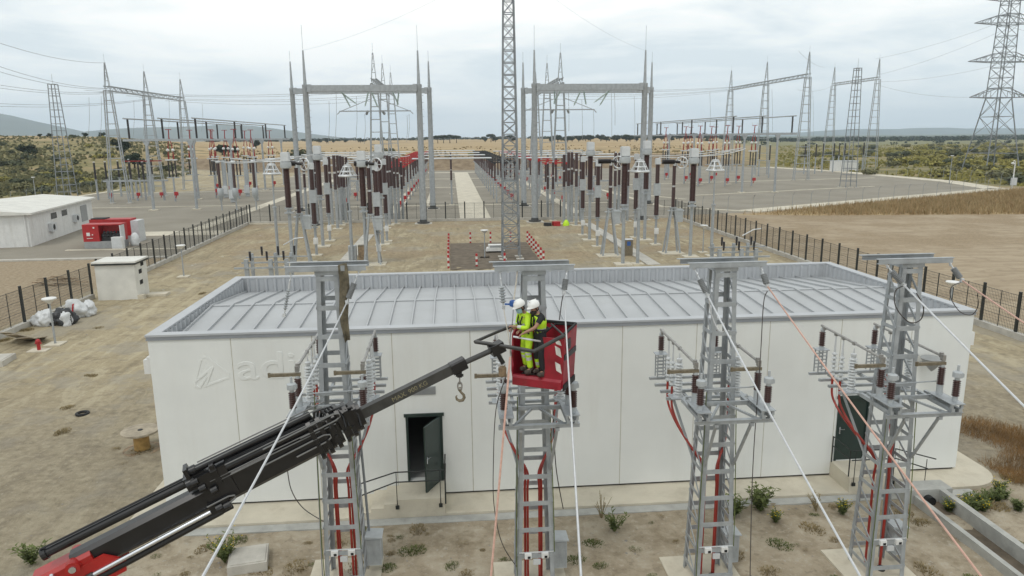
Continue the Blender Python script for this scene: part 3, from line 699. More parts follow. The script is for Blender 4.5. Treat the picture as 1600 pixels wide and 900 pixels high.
hy = thing("hydrant", "small red hydrant on a pale pad", "hydrant", (-22.95, 40.4, 0)); MB().lathe([(.09, .08), (.09, .5), (.13, .52), (.13, .6), (.07, .68), (.01, .7)], n=12).tube((-.16, 0, .45), (.16, 0, .45), .05).build("body", "red_paint", hy, smooth=True); MB().bb(-.5, .5, -.35, .35, 0, .08).build("pad", "concrete_pale", hy)
for (x_, y_, w_, d_, h_, rz_, lb) in ((-24.3, 38.2, 2.0, 1.5, .32, .1, "pale concrete manhole slab at the frame edge by the fence"), (-5.75, 18.2, 1.0, .95, .3, .18, "square concrete slab among the weeds by the crane boom"), (17.6, 17.9, .9, .9, .16, .1, "pale concrete slab in the weeds past the apron corner"),
                                      (20.6, 31.0, 1.0, .7, .12, 0, "pale slab on the dirt beyond the white wall")):
    b_ = MB().box((0, 0, h_ / 2), (w_, d_, h_), rz_); b_.box((0, 0, h_ + .012), (w_ * .9, d_ * .88, .024), rz_)
    tag(b_.build("manhole_slab", "concrete", loc=(x_, y_, 0)), lb, "slab")
tag(MB().ring((0, 0, .07), .22, .06, n=22, m=8).build("rubber_ring", "rubber_black", smooth=True, loc=(-15.8, 30.2, .0)), "dark rubber ring lying on the sandy track", "ring")
sp = thing("cable_spool", "empty wooden cable spool lying by the white wall", "spool", (-11.75, 26.2, 0))
MB().tube((0, 0, 0), (0, 0, .07), .66, n=32).build("flange", "wood", sp); f2 = MB().tube((0, 0, .75), (0, 0, .82), .66, n=32); f2.build("flange", "plank", sp); MB().tube((0, 0, .07), (0, 0, .75), .27, n=24).build("drum", "wood_yellow", sp); MB().tube((0, 0, .82), (0, 0, .835), .09, n=12).build("hub", "rubber_black", sp)
# drain channel with pipe mouth on the east side
ch = MB()
p0, p1 = Vector((14.75, 19.5, 0)), Vector((14.55, 9.5, 0))
for off, w_, h_ in ((-.42, .16, .30), (.42, .2, .46)): ch.bb(p1.x + off - w_ / 2, p1.x + off + w_ / 2, p1.y, p0.y, -.2, h_)
chf = struct(MB().bb(p1.x - .339, p1.x + .319, p1.y, p0.y - .01, -.2, .05), "drain_floor", "excavated_soil_and_drain_shade"); ch.bb(p1.x - .75, p1.x + .75, p0.y, p0.y + .6, -.1, .47)  # dark floor colour paints in the channel's inner shadow
struct(ch, "drain_channel", "concrete_grey")
tag(MB().tube((14.5, 19.6, .16), (14.5, 19.3, .16), .15, n=18, caps=False).tube((14.5, 19.55, .16), (14.5, 19.301, .16), .12, n=18).build("drain_pipe", "rubber_black"), "dark pipe mouth at the head of the drain channel", "pipe")
wp = thing("timber_pile", "dark broken timber beyond the fence", "timber", (-31.6, 60.2, 0))
for i in range(14): MB().box((random.uniform(-1.9, 1.4), random.uniform(-.6, .6), .1 + .04 * i), (random.uniform(.8, 2.2), .14, .05), random.uniform(-.5, .5)).build("plank", "wood", wp)
# ------------------------------------------------------------------ lattice poles with switches
def lattice_mast(mb, z0, z1, w0, w1, step, leg=.105, bat=(.115, .015), diag=True, d0=None, d1=None, twin=True):
    d0 = d0 or w0; d1 = d1 or w1
    W = lambda z: w0 + (w1 - w0) * (z - z0) / (z1 - z0)
    D_ = lambda z: d0 + (d1 - d0) * (z - z0) / (z1 - z0)
    P = lambda sx, sy, z: Vector((sx * W(z) / 2, sy * D_(z) / 2, z))
    for sx in (-1, 1):
        for sy in (-1, 1):
            a, b = P(sx, sy, z0), P(sx, sy, z1); t = .014
            ox = Vector((-sx * leg / 2, 0, 0)); oy = Vector((0, -sy * leg / 2, 0))
            mb.beam(a + ox, b + ox, leg, t, (0, 1, 0)); mb.beam(a + oy * 1.16, b + oy * 1.16, t, leg * .84, (0, 1, 0))
    z = z0 + step * .45; k = 0
    while z < z1 - step * .2:
        for sy in (-1, 1):
            y_ = sy * (D_(z) / 2 + .010); zz_ = z + (.17 * step if (sy > 0 and twin) else 0)
            mb.box((0, y_, zz_), (W(zz_) - .01, bat[1], bat[0]))
        if z + step < z1:
            for sx in (-1, 1):
                x_ = sx * (W(z) / 2 + .010)
                if diag:
                    a, b = P(sx, -1 if k % 2 or not diag == 'zig' else 1, z), P(sx, 1 if k % 2 or not diag == 'zig' else -1, z + step * .8)
                    a.x += sx * .012; b.x += sx * .012; mb.beam(a, b, bat[1], .06, (0, 0, 1))
                mb.box((x_, 0, z + .5 * step * 0), (bat[1], D_(z) - .01, bat[0] * .8))
        z += step; k += 1
TOP = 8.30
def lattice_pole(label, x, y, rz=0):
    t = thing("lattice_pole", label, "switch pole", (x, y, 0), rz, "switch poles in front of the white building")
    m = MB(); lattice_mast(m, .08, TOP, .96, .50, .70)
    m.box((0, 0, TOP - .06), (.56, .56, .12)); m.build("mast", "galvanised_steel", t)
    for sy in (-1, 1):
        c = MB(); yy = sy * .31; xo = .0 if sy < 0 else .06
        c.bb(-.95 - xo, .95 - xo, yy - .05, yy + .05, TOP + .10, TOP + .115).bb(-.92, .92, yy + sy * .032, yy + sy * .045, TOP + .002, TOP + .10).bb(-.92, .92, yy - .045, yy + .045, TOP - .012, TOP)
        c.build("crossarm", "galvanised_steel", t)
    MB().bb(-.27, .27, -.24, .24, TOP + .002, TOP + .02).build("top_plate", "galvanised_steel", t)
    pf = MB()                                     # switch platform
    pf.bb(-.93, .93, -1.24, -1.15, 4.79, 4.89).bb(-.93, .93, -1.28, -1.241, 4.88, 4.895).bb(-.86, .86, -.48, -.42, 4.94, 5.04)
    for sx in (-1, 1):
        pf.bb(sx * .62, sx * .70, -1.30, .0, 4.90, 4.99).bb(sx * .80, sx * .88, -1.30, .0, 4.90, 4.99)
        pf.bb(sx * .58, sx * .92, -1.34, -.45, 5.10, 5.118).bb(sx * .60, sx * .66, -1.3, -1.24, 4.99, 5.10).bb(sx * .84, sx * .90, -1.3, -1.24, 4.99, 5.10).bb(sx * .60, sx * .66, -.62, -.56, 4.99, 5.10).bb(sx * .84, sx * .90, -.62, -.56, 4.99, 5.10)
        pf.beam((sx * .1, -.47, 4.97), (sx * .55, -1.16, 4.87), .05, .05)
    for yy in (.62, 1.15, 1.65, 2.2):
        pf.bb(-1.06, 1.06, yy - .04, yy + .04, 4.72 + .002 * yy, 4.79)
    for sx in (-1, 1): pf.bb(sx * .40, sx * .47, .3, 2.3, 4.64, 4.715); pf.bb(sx * .60, sx * .98, .42, .80, 4.795, 4.812)
    pf.build("platform", "galvanised_steel", t)
    rod = MB().tube((-.6, -.50, 5.36), (.74, -.50, 5.40), .018); rod.build("operating_rod", "galvanised_steel", t)
    for sx in (-1, 1):
        X = sx * .76
        b = MB().tube((X, -.62, 6.06), (X, 2.28, 6.12), .034, n=8).lathe([(.05, 0), (.05, .12)], (X, -.55, 6.02)).box((X, -.62, 6.03), (.09, .09, .14))
        for yy in (.62, 1.12, 1.5, 2.12): b.box((X, yy, 6.08), (.075, .085, .085))
        b.build("switch_bar", "steel_tube", t)
        arm = MB().bb(X - .66, X + .07, -.66, -.58, 5.855, 5.93).bb(X - .68, X - .62, -.64, -.60, 5.84, 5.95); arm.build("contact_arm", "brass", t)
        i2 = MB().insul((X, -.62, 5.36), .44, .088, .046).build("insulator", "brown_porcelain", t, smooth=True)
        MB().lathe([(.06, 0), (.06, .06)], (X, -.62, 5.80)).build("cap_fitting", "equipment_grey", i2); MB().lathe([(.075, 0), (.075, .24)], (X, -.62, 5.118)).build("base_fitting", "equipment_grey", i2)
        X1 = sx * .80
        i1 = MB().insul((X1, -1.12, 5.24), .40, .088, .046).build("insulator", "brown_porcelain", t, smooth=True)
        MB().lathe([(.06, 0), (.06, .12)], (X1, -1.12, 5.118)).build("base_fitting", "equipment_grey", i1); MB().lathe([(.055, 0), (.055, .06), (.11, .07), (.11, .19), (.07, .21), (.03, .22), (.03, .36), (.0, .36)], (X1, -1.12, 5.64)).box((X1 + .07, -1.12, 5.76), (.09, .14, .09)).build("cap_fitting", "equipment_grey", i1)
        ws = MB().insul((X, .60, 4.87), .84, .105, .07).build("surge_arrester", "white_insulator", t, smooth=True)
        MB().lathe([(.05, 0), (.07, .05), (.07, .1), (.02, .12), (.014, .25)], (X, .6, 5.71)).build("cap_fitting", "pale_metal", ws); MB().lathe([(.12, 0), (.12, .06)], (X, .6, 4.812)).build("base_fitting", "pale_metal", ws)
        for yy in (1.12, 1.5):
            w2 = MB().insul((X, yy, 4.9), .70, .072, .11, core=.42).build("cable_end", "white_insulator", t, smooth=True)
            MB().lathe([(.03, 0), (.02, .3), (.012, .48)], (X, yy, 5.60)).build("fitting", "pale_metal", w2)
        st = MB()
        for ax in (-1, 1):
            for ay in (-1, 1): st.bb(X + ax * .11 - .014, X + ax * .11 + .014, 2.2 + ay * .11 - .014, 2.2 + ay * .11 + .014, 4.79, 5.45)
        for zz_ in (4.9, 5.0, 5.1, 5.2, 5.3, 5.4): st.box((X, 2.08, zz_), (.22, .012, .03)).box((X, 2.32, zz_), (.22, .012, .03))
        st.box((X, 2.2, 5.462), (.34, .30, .02)); st.build("insulator_stand", "galvanised_steel", t)
        i3 = MB().insul((X, 2.2, 5.56), .40, .088, .046).build("insulator", "brown_porcelain", t, smooth=True)
        MB().lathe([(.06, 0), (.06, .085)], (X, 2.2, 5.474)).build("base_fitting", "equipment_grey", i3); MB().lathe([(.05, 0), (.065, .05), (.03, .13)], (X, 2.2, 5.96)).build("cap_fitting", "equipment_grey", i3)
        for j, yy in enumerate((1.12, 1.5)):
            pts = [(X, yy, 4.92), (X, yy, 4.6), (X * .98, yy * .95, 4.3), (X * .86, yy * .72, 3.95), (X * .6, yy * .4, 3.55), (sx * (.15 + .06 * j), .1 + .05 * j, 3.1), (sx * (.15 + .06 * j), .06 + .07 * j, 2.6), (sx * (.15 + .06 * j), .05 + .07 * j, 1.5), (sx * (.15 + .06 * j), .05 + .07 * j, .5), (sx * (.15 + .06 * j), .05 + .07 * j, .08)]
            pp = []
            for a_, b_, c_, d_ in zip([pts[0]] + pts[:-2], pts[:-1], pts[1:], pts[2:] + [pts[-1]]):
                for q in range(4):
                    s_ = q / 4; a1, b1, c1, d1 = map(Vector, (a_, b_, c_, d_))
                    pp.append(.5 * ((2 * b1) + (c1 - a1) * s_ + (2 * a1 - 5 * b1 + 4 * c1 - d1) * s_ ** 2 + (3 * b1 - a1 - 3 * c1 + d1) * s_ ** 3))
            pp.append(Vector(pts[-1]))
            MB().path(pp, .031, 8).build("red_cable", "red_cable", t, smooth=True)
        MB().beam((sx * .36, -.42, 3.38), (sx * .42, -1.19, 4.78), .06, .05).box((sx * .42, -1.19, 4.76), (.09, .1, .1)).build("brace", "galvanised_steel", t)
        MB().beam((sx * .38, .38, 3.2), (sx * .80, .95, 4.72), .055, .045).build("brace", "galvanised_steel", t)
    cbn = MB().bb(.50, .88, .14, .56, .32, 1.10).build("cabinet", "equipment_grey", t)
    MB().extr([(.48, .10, 1.10), (.92, .10, 1.10), (.92, .10, 1.13), (.48, .10, 1.16)], (0, .48, 0)).build("cabinet_lid", "equipment_grey", cbn)
    MB().bb(.52, .86, .128, .139, .36, 1.06).box((.82, .12, .72), (.02, .02, .09)).build("cabinet_door", "galvanised_steel", cbn)
    for xx in (-.20, .22):
        mt = MB().box((xx, -.50, 1.13), (.17, .10, .13)).build("relay_box", "white_paint", t); MB().box((xx + .02, -.556, 1.11), (.07, .012, .06)).build("display", "rubber_black", mt)
    MB().bb(-.42, .44, -.485, -.468, 1.185, 1.215).box((.02, -.498, .95), (.18, .05, .13)).build("relay_rail", "pale_metal", t)
    MB().path([(-.44, -.5, 5.0), (-.47, -.52, 3.6), (-.50, -.52, 2.2), (-.53, -.53, .6), (-.5, -.5, .1)], .014, 5).path([(.42, .46, 4.6), (.50, .47, 2.6), (.55, .47, 1.1)], .035, 6).build("conduit", "aged_galvanised", t)
    MB().path([(-.43, -.50, 5.3), (-.46, -.53, 3.4), (-.49, -.54, 1.4), (-.48, -.52, .1)], .012, 5).path([(.36, -.40, 4.9), (.44, -.47, 2.4), (.46, -.49, 1.2)], .012, 5).build("earth_wire", "weed_green", t)
    MB().bb(-1.0, .85, -.85, .95, -.1, .078).build("base", "concrete_pale", t)
    MB().tube((.1, -.1, .08), (.1, -.1, .16), .1, n=12).build("duct", "rubber_black", t)
    return t
P1 = lattice_pole("grey lattice switch pole with a brown canvas hanging from its crossarm", -2.97, 17.2)
P2 = dup(P1, (1.85, 16.6, 0), 0, "grey lattice switch pole behind the red basket")
P3 = dup(P1, (6.36, 16.4, 0), 0, "grey lattice switch pole between the basket and the end pole")
P4 = dup(P1, (10.88, 16.3, 0), 0, "grey lattice switch pole in front of the closed green door")
# canvas hanging off the first pole
cv = MB(); prof = [(-.25, 8.50), (-.42, 8.30), (-.50, 7.7), (-.46, 7.2), (-.55, 6.7)]
vs = []
for i in range(19):
    t_ = i / 18; z = 8.46 - 1.85 * t_; c = -2.58 + .03 * math.sin(t_ * 7); wd = .085 + .05 * math.sin(t_ * 3.1) - .03 * t_
    for j in range(5): s_ = (j - 2) / 2; vs.append((c + wd * s_ + .02 * math.sin(5 * t_ + s_ * 2), 16.84 + .05 * math.cos(s_ * 2.4 + 6 * t_) - .05 * t_, z + .03 * s_))
o_ = MB()._add(vs, [(i * 5 + j, i * 5 + j + 1, i * 5 + j + 6, i * 5 + j + 5) for i in range(18) for j in range(4)]).build("canvas_strap", "canvas", smooth=True)
so = o_.modifiers.new("solid", 'SOLIDIFY'); so.thickness = .015
tag(o_, "brown canvas strip hanging down the pole nearest the crane boom", "canvas")

# ------------------------------------------------------------------ strain insulators and line wires
def strain(label, a, b, mat="grey_insulator", r=.075, disc=False):
    a, b = Vector(a), Vector(b); d = (b - a); L = d.length; d.normalize()
    t = thing("strain_insulator", label, "insulator", a, 0, "strain insulators on the switch poles")
    o = Vector((0, 0, 0)); q1, q2 = L * .42, L * .88
    sh = MB().tube(o, d * q1 * .5, .012).ring(d * .03, .03, .01, (0, 1, 0), 10, 5).ring(d * q1 * .55, .035, .012, (1, 0, 0), 10, 5).tube(d * q1 * .5, d * q1, .018); sh.build("shackle", "pale_metal", t)
    MB().insul(d * q1, q2 - q1, r, .06 if disc else .035, d, 12, .45 if disc else .86).build("insulator_body", mat, t, smooth=True)
    MB().tube(d * q2, d * L, .02).box(d * L, (.07, .07, .09)).build("clamp", "pale_metal", t)
    return t
strain("thin dark insulator dangling over the roof from the canvas pole", (-3.78, 17.0, 8.3), at(444, 492, 17.0), "galvanised_steel", .05, True)
strain("grey strain insulator over the roof beside the brown canvas", (-2.2, 16.9, 8.3), at(542, 472, 16.75))
strain("ribbed grey insulator above the two workers", (1.06, 16.3, 8.3), at(787, 480, 16.2), "equipment_grey", .085, True)
strain("smooth grey strain insulator behind the red basket", (2.62, 16.3, 8.3), at(881, 457, 16.2))
strain("grey strain insulator on the pole between basket and end pole, carrying the silver wire", (5.56, 16.1, 8.3), at(1106, 462, 15.85))
strain("grey strain insulator on the pole between basket and end pole, carrying the copper wire", (7.16, 16.1, 8.3), at(1199, 447, 15.85))
strain("grey strain insulator on the end pole carrying the silver wire", (10.08, 16.0, 8.36), at(1413, 446, 15.8))
strain("grey strain insulator on the end pole carrying the copper wire", (11.68, 16.0, 8.36), at(1503, 438, 15.8))
def wire(label, a, b, r, mat, sag=.0, ext=1.0, name="line_wire", n=14, group=None):
    a, b = Vector(a), Vector(b); b = a + (b - a) * ext
    return tag(MB().path(sag_pts(a, b, sag, n), r, 6).build(name, mat, smooth=True), label, "wire", group)
wire("silver line wire running down past the black crane boom", at(542, 472, 16.75), at(310, 900, 6.6), .017, "aluminium_wire", .12, 1.25)
wire("silver line wire hanging in front of the red basket", at(881, 457, 16.2), at(908, 900, 7.6), .0165, "aluminium_wire", .02, 1.3)
wire("silver line wire from the pole between basket and end pole", at(1106, 462, 15.85), at(1350, 900, 9.0), .020, "aluminium_wire", .12, 1.4)
wire("copper line wire from the pole between basket and end pole", at(1199, 447, 15.85), at(1540, 900, 8.4), .018, "copper_wire", .1, 1.4)
wire("silver line wire leaving the end pole", at(1413, 446, 15.8), at(1600, 632, 11.9), .022, "aluminium_wire", .03, 2.0)
wire("copper line wire leaving the end pole over the dark fence", at(1503, 438, 15.8), at(1600, 503, 13.6), .018, "copper_wire", .02, 2.2)
wire("pinkish copper wire held by the workers", at(797, 558, 14.3), at(767, 900, 12.6), .024, "copper_wire", .05, 1.15)
def cable(label, pts, r=.012, mat="dark_cable", name="loose_cable"):
    pts = [Vector(p) for p in pts]; pp = []
    for i in range(len(pts) - 1):
        a1 = pts[max(i - 1, 0)]; b1 = pts[i]; c1 = pts[i + 1]; d1 = pts[min(i + 2, len(pts) - 1)]
        for q in range(6):
            s_ = q / 6; pp.append(.5 * ((2 * b1) + (c1 - a1) * s_ + (2 * a1 - 5 * b1 + 4 * c1 - d1) * s_ ** 2 + (3 * b1 - a1 - 3 * c1 + d1) * s_ ** 3))
    pp.append(pts[-1]); return tag(MB().path(pp, r, 6).build(name, mat, smooth=True), label, "cable")
cable("thin brown tail cable hanging straight down beside the copper wire", [at(1199, 455, 15.85), at(1193, 475, 15.8), at(1188, 560, 15.6), at(1178, 700, 15.3), at(1174, 800, 15.2), at(1171, 960, 15.0)], .011)
cable("dark tail loop below the end pole's silver wire", [at(1413, 446, 15.8), at(1399, 455, 15.8), at(1400, 480, 15.7), at(1420, 503, 15.6), at(1438, 500, 15.5), at(1443, 480, 15.3), at(1432, 458, 15.3)], .013)
cable("thin copper tail loop by the dark fence", [at(1505, 440, 15.8), at(1487, 448, 15.8), at(1486, 466, 15.8), at(1500, 487, 15.7), at(1518, 492, 15.6), at(1528, 478, 15.4), at(1527, 458, 15.3)], .010)
cable("dark cable drooping over the white wall under the crane boom", [at(448, 725, 20.6), at(455, 765, 20.4), at(475, 795, 20.2), at(515, 820, 18.0)], .015)
cable("silver tail loop under the strain insulator between basket and end pole", [at(1107, 464, 15.8), at(1112, 492, 15.8), at(1122, 515, 15.7), at(1131, 518, 15.6), at(1131, 505, 15.5)], .014, "aluminium_wire")
cable("short dark tail cable hanging behind the basket", [at(881, 458, 16.2), at(878, 470, 16.15), at(874, 500, 16.0)], .013)
cable("thin cable hanging from the basket to the ground near the copper wire", [at(790, 590, 15.0), at(775, 640, 15.3), at(771, 720, 15.6), at(772, 790, 15.9), at(785, 850, 16.2), at(812, 892, 16.3)], .011)
cable("dark cable hanging behind the basket pole", [at(864, 640, 16.0), at(866, 690, 16.6), at(870, 740, 17.0), at(880, 795, 17.2)], .013)
cable("pale rope tied from the ribbed insulator down to the copper wire", [at(787, 482, 16.2), at(790, 500, 15.6), at(795, 530, 14.9), at(797, 560, 14.4), at(792, 590, 14.5)], .011, "rope", "rope")
cable("pale hoist rope running up from the blue clamp to the crossarm", [at(802, 474, 15.9), at(806, 445, 16.2), at(809, 418, 16.3)], .016, "rope", "rope")
cable("grey rope hanging from the blue clamp into the basket", [at(802, 478, 15.9), at(801, 500, 15.2), at(797, 530, 14.7), at(799, 556, 14.4)], .010, "hose_grey", "rope")
bc = thing("cable_clamp", "blue wire clamp at the ribbed insulator above the workers", "clamp", at(801, 474, 15.9)); MB().lathe([(.03, -.08), (.07, -.06), (.08, .0), (.065, .06), (.02, .08)], n=12).build("body", "blue_plastic", bc, smooth=True); MB().beam((-.03, 0, -.02), (-.17, .08, -.03), .03, .035).build("lever", "blue_plastic", bc)
hb = thing("hanging_tackle", "rusty tackle block hanging by the brass arm below the basket", "tackle", at(785, 580, 15.0)); MB().lathe([(.02, -.14), (.08, -.10), (.09, .08), (.03, .13)], n=10).build("block", "wood", hb, smooth=True); MB().ring((0, 0, .17), .05, .012, (0, 1, 0), 12).build("eye", "pale_metal", hb)

# ------------------------------------------------------------------ crane boom
C0, C1 = at(60, 911, 11.95), at(778, 543, 14.55)
cr = thing("loader_crane", "black telescopic crane boom with red base arm reaching up to the basket", "crane", C0)
D = (C1 - C0).normalized(); LB = (C1 - C0).length
Nn = (Vector((0, 0, 1)) - D * D.z).normalized(); Wv = D.cross(Nn)          # Wv points to the camera's side
def at_axis(u, n=0.0):     # distance along the boom of the point, n above the axis, seen at picture column u
    lo, hi = 0, LB
    for _ in range(40):
        mid = (lo + hi) / 2; p = C0 + D * mid + Nn * n - Vector((0, 0, H)); uu = 800 + 1127.475 * p.dot(_R) / p.dot(_F)
        if uu < u: lo = mid
        else: hi = mid
    return lo
Q = lambda s, n, w_: D * s + Nn * n + Wv * w_
def bbox(mb, s0, s1, n0, n1, w0, w1, ch=0.0):
    if not ch: return mb.beam(Q(s0, (n0 + n1) / 2, (w0 + w1) / 2), Q(s1, (n0 + n1) / 2, (w0 + w1) / 2), abs(w1 - w0), abs(n1 - n0), Nn)
    return mb.extr([Q(s0, n0 + ch, w0), Q(s0, n0, w0 + ch), Q(s0, n0, w1 - ch), Q(s0, n0 + ch, w1), Q(s0, n1 - ch, w1), Q(s0, n1, w1 - ch), Q(s0, n1, w0 + ch), Q(s0, n1 - ch, w0)], D * (s1 - s0))
s_a, s_b, s_c, s_d = at_axis(178), at_axis(345), at_axis(300), at_axis(522)
bbox(MB(), at_axis(120), s_c + .6, -.22, .24, -.17, .17, .07).build("lower_boom", "crane_black", cr)
MB().tube(Q(at_axis(66, .44), .44, 0), Q(at_axis(312, .43), .43, 0), .085, n=14).tube(Q(at_axis(66, .5), .56, .03), Q(at_axis(306, .5), .545, .03), .02).tube(Q(at_axis(66, .44), .44, 0), Q(at_axis(74, .44), .44, 0), .11, n=14).build("upper_cylinder", "crane_black", cr)
MB().tube(Q(at_axis(138), -.22, .27), Q(at_axis(322), -.19, .27), .042, n=14).build("piston_rod", "chrome", cr, smooth=True)
MB().tube(Q(at_axis(120), -.34, .20), Q(at_axis(335), -.30, .20), .075, n=12).build("lower_cylinder", "crane_black", cr)
MB().tube(Q(at_axis(128), -.225, .27), Q(at_axis(140), -.22, .27), .06, n=12).build("cylinder_gland", "crane_grey", cr)
rb = MB(); bbox(rb, 0, at_axis(150), -.34, .18, -.23, .23, .06); rb.extr([Q(at_axis(110), .02, .20), Q(at_axis(165), .02, .20), Q(at_axis(188), -.26, .20), Q(at_axis(180), -.46, .20), Q(at_axis(100), -.46, .20)], Wv * .05); rb.extr([Q(at_axis(110), .02, -.20), Q(at_axis(165), .02, -.20), Q(at_axis(188), -.26, -.20), Q(at_axis(180), -.46, -.20), Q(at_axis(100), -.46, -.20)], Wv * -.05)
rb.tube(Q(at_axis(122), .08, -.3), Q(at_axis(122), .08, .34), .12, n=16); rb.build("base_arm", "crane_red", cr)
MB().tube(Q(at_axis(90), .1, .36), Q(at_axis(90), .1, .24), .05, n=12).build("pivot_pin", "chrome", cr); MB().tube(Q(at_axis(122), .08, .34), Q(at_axis(122), .08, .37), .06, n=12).build("pivot_pin", "chrome", cr)
ub = MB()                                          # upper boom with its bracket cluster
bbox(ub, at_axis(330), s_d, -.24, .34, -.21, .21, .08)
bbox(ub, at_axis(318, .2), at_axis(362, .2), -.1, .52, -.24, .24); bbox(ub, at_axis(292, .4), at_axis(325, .4), .30, .56, -.16, .16)
ub.build("upper_boom", "crane_black", cr)
br = MB()
bbox(br, at_axis(322), at_axis(352), -.34, -.04, .20, .27)
for du, n_, w_ in ((300, .46, .22), (312, .30, .25), (328, .5, .2), (338, -.18, .30), (350, -.22, .29), (300, .62, .05), (330, .18, .3)): br.tube(Q(at_axis(du, n_), n_, w_), Q(at_axis(du, n_) + .12, n_, w_), .065, n=10)
bbox(br, at_axis(291, .6), at_axis(297, .6), .5, .74, -.1, .2); bbox(br, at_axis(334, .4), at_axis(341, .4), .2, .62, .1, .26)
br.build("bracket", "crane_black", cr)
for n_, w_, r_ in ((.40, .14, .085), (.42, -.08, .085), (.58, .05, .07)):
    MB().tube(Q(at_axis(296, n_), n_ + .04, w_), Q(s_d - .25, n_ - .02, w_), r_, n=12).tube(Q(at_axis(296, n_) - .02, n_ + .04, w_), Q(at_axis(296, n_) + .14, n_ + .04, w_), r_ * 1.3, n=12).build("extension_cylinder", "crane_black", cr, smooth=True)
pl = MB()
for i, (n_, w_) in enumerate(((.66, .1), (.70, .0), (.5, .22), (.34, .23), (.28, .23))):
    s0, s1 = at_axis(298 + 10 * i, n_), at_axis(500 + 5 * i, n_)
    pl.path([Q(s0, n_, w_), Q((s0 + s1) / 2, n_ - .02, w_), Q(s1, n_ - .05, w_)], .013, 6)
def loop(su, n_, w_, l_, h_): pl.path([Q(su - l_, n_, w_), Q(su - .1, n_, w_), Q(su, n_ - h_ * .3, w_), Q(su, n_ - h_ * .75, w_), Q(su - .1, n_ - h_, w_), Q(su - l_ * .55, n_ - h_, w_)], .017, 6)
loop(at_axis(526, .4), .44, .255, 1.5, .14); loop(at_axis(512, .1), .14, .255, 1.3, .15); loop(at_axis(362), -.06, .3, .5, .12)
pl.build("hydraulic_pipe", "hose_grey", cr, smooth=True)
hs = MB()
for i in range(9):
    a_ = at_axis(490 + 5 * i, .4); n0 = .5 - .03 * i; w0 = .16 - .05 * (i % 4)
    hs.path([Q(a_, n0 - .05, w0), Q(a_ + .09, n0 + .12, w0 + .02), Q(a_ + .2, n0 + .10, w0), Q(a_ + .26, n0 - .10, w0 + .03), Q(a_ + .22, n0 - .3, w0 + .1)], .024, 7)
hs.build("hose", "crane_black", cr, smooth=True)
for i, (u_, n0, n1, w_) in enumerate(((492, -.42, .42, .27), (506, -.40, .42, .26), (520, -.38, .40, .25), (534, -.36, .38, .24), (546, -.33, .35, .22), (557, -.27, .30, .20))):
    c_ = MB(); n0 += .08; n1 += .08; s_ = at_axis(u_ - 2, .05); bbox(c_, s_, s_ + .085, n0, n1, -w_, w_, .07)
    bbox(c_, s_ + .085, s_ + .16, n0 + .06, n1 - .06, -w_ + .05, w_ - .05, .06)
    for nn in (n0 + .1, 0, n1 - .1): c_.tube(Q(s_ + .04, nn, w_), Q(s_ + .04, nn, w_ + .03), .03, n=8)
    c_.build("boom_collar", "crane_black", cr)
s_e = at_axis(722)
MB().beam(Q(s_d, .09, 0), Q(s_e, .05, 0), .17, .205, Nn).build("jib", "crane_grey", cr)
bbox(MB(), at_axis(706), at_axis(728), -.08, .17, -.11, .11, .03).build("jib_collar", "crane_black", cr)
MB().tube(Q(s_e, .045, 0), Q(LB - .02, 0, 0), .058, n=12).build("jib_tip", "crane_grey", cr)
jt = bbox(MB(), LB - .18, LB + .12, -.11, .11, -.12, .12); jt.tube(Q(LB - .05, -.1, -.05), Q(LB - .02, -.38, 0), .05); jt.build("jib_head", "crane_black", cr)
s_t = at_axis(613)
tm = Matrix((D, Nn, Wv)).transposed().to_4x4()
letters("MAX. 900 KG", .135, .002, "lettering", "letter_yellow", cr, Matrix.Translation(Q(s_t, .02, .0865)) @ tm)
# hook
hk = thing("lifting_hook", "rusty crane hook hanging on a chain link under the jib", "hook", C0 + Q(at_axis(716), -.07, 0))
MB().box((0, 0, -.06), (.1, .12, .14)).tube((-.08, 0, -.1), (.08, 0, -.1), .03).build("shackle", "crane_black", hk)
MB().path([(0, .045 * math.cos(a), -.2 + .085 * math.sin(a)) for a in [2 * math.pi * i / 12 for i in range(12)]], .018, 6, True).path([(.045 * math.cos(a), 0, -.33 + .085 * math.sin(a)) for a in [2 * math.pi * i / 12 for i in range(12)]], .018, 6, True).build("chain_link", "steel_tube", hk, smooth=True)
hp = [(0, 0, -.40), (.0, 0, -.44), (.03, 0, -.48), (.075, 0, -.53), (.085, 0, -.59), (.05, 0, -.645), (-.015, 0, -.655), (-.07, 0, -.62), (-.085, 0, -.56), (-.06, 0, -.53)]
MB().path(hp, [.03, .026, .026, .03, .034, .036, .034, .028, .018, .008], 8).ring((0, 0, -.40), .035, .014, (0, 1, 0), 10).build("hook", "brass", hk, smooth=True)

# ------------------------------------------------------------------ red work basket
FL, FR = at(803, 600, 15.12), at(877, 610, 14.62); FL.z = FR.z = 5.98
bx = (FR - FL); bx.z = 0; BW = bx.length; brz = math.atan2(bx.y, bx.x)
bk = thing("work_basket", "red crane work basket with white reflective marks holding two workers", "basket", FL, brz)
BD = .80; BHt = 1.24; fl = .05                    # flares outwards to the top
MB().bb(0, BW, 0, BD, 0, .10).build("floor", "crane_grey", bk)
MB().extr([(-.01, -.07, .0), (-.01, -.07, .17), (-.01, -.02, .22), (-.01, .06, .22), (-.01, .06, .02)], (BW + .02, 0, 0)).build("front_sill", "basket_red", bk)
def panel(a, b, c, d, off): return MB().extr([a, b, c, d], off)
panel((0, BD, .1), (BW, BD, .1), (BW + fl, BD + fl, BHt), (-fl, BD + fl, BHt), (0, .03, 0)).build("back_panel", "basket_red", bk)
side = panel((BW, .0, .02), (BW, BD, .02), (BW + fl, BD + fl, BHt), (BW + fl, -fl * .6, BHt - .04), (.03, 0, 0)).build("side_panel", "basket_red", bk)
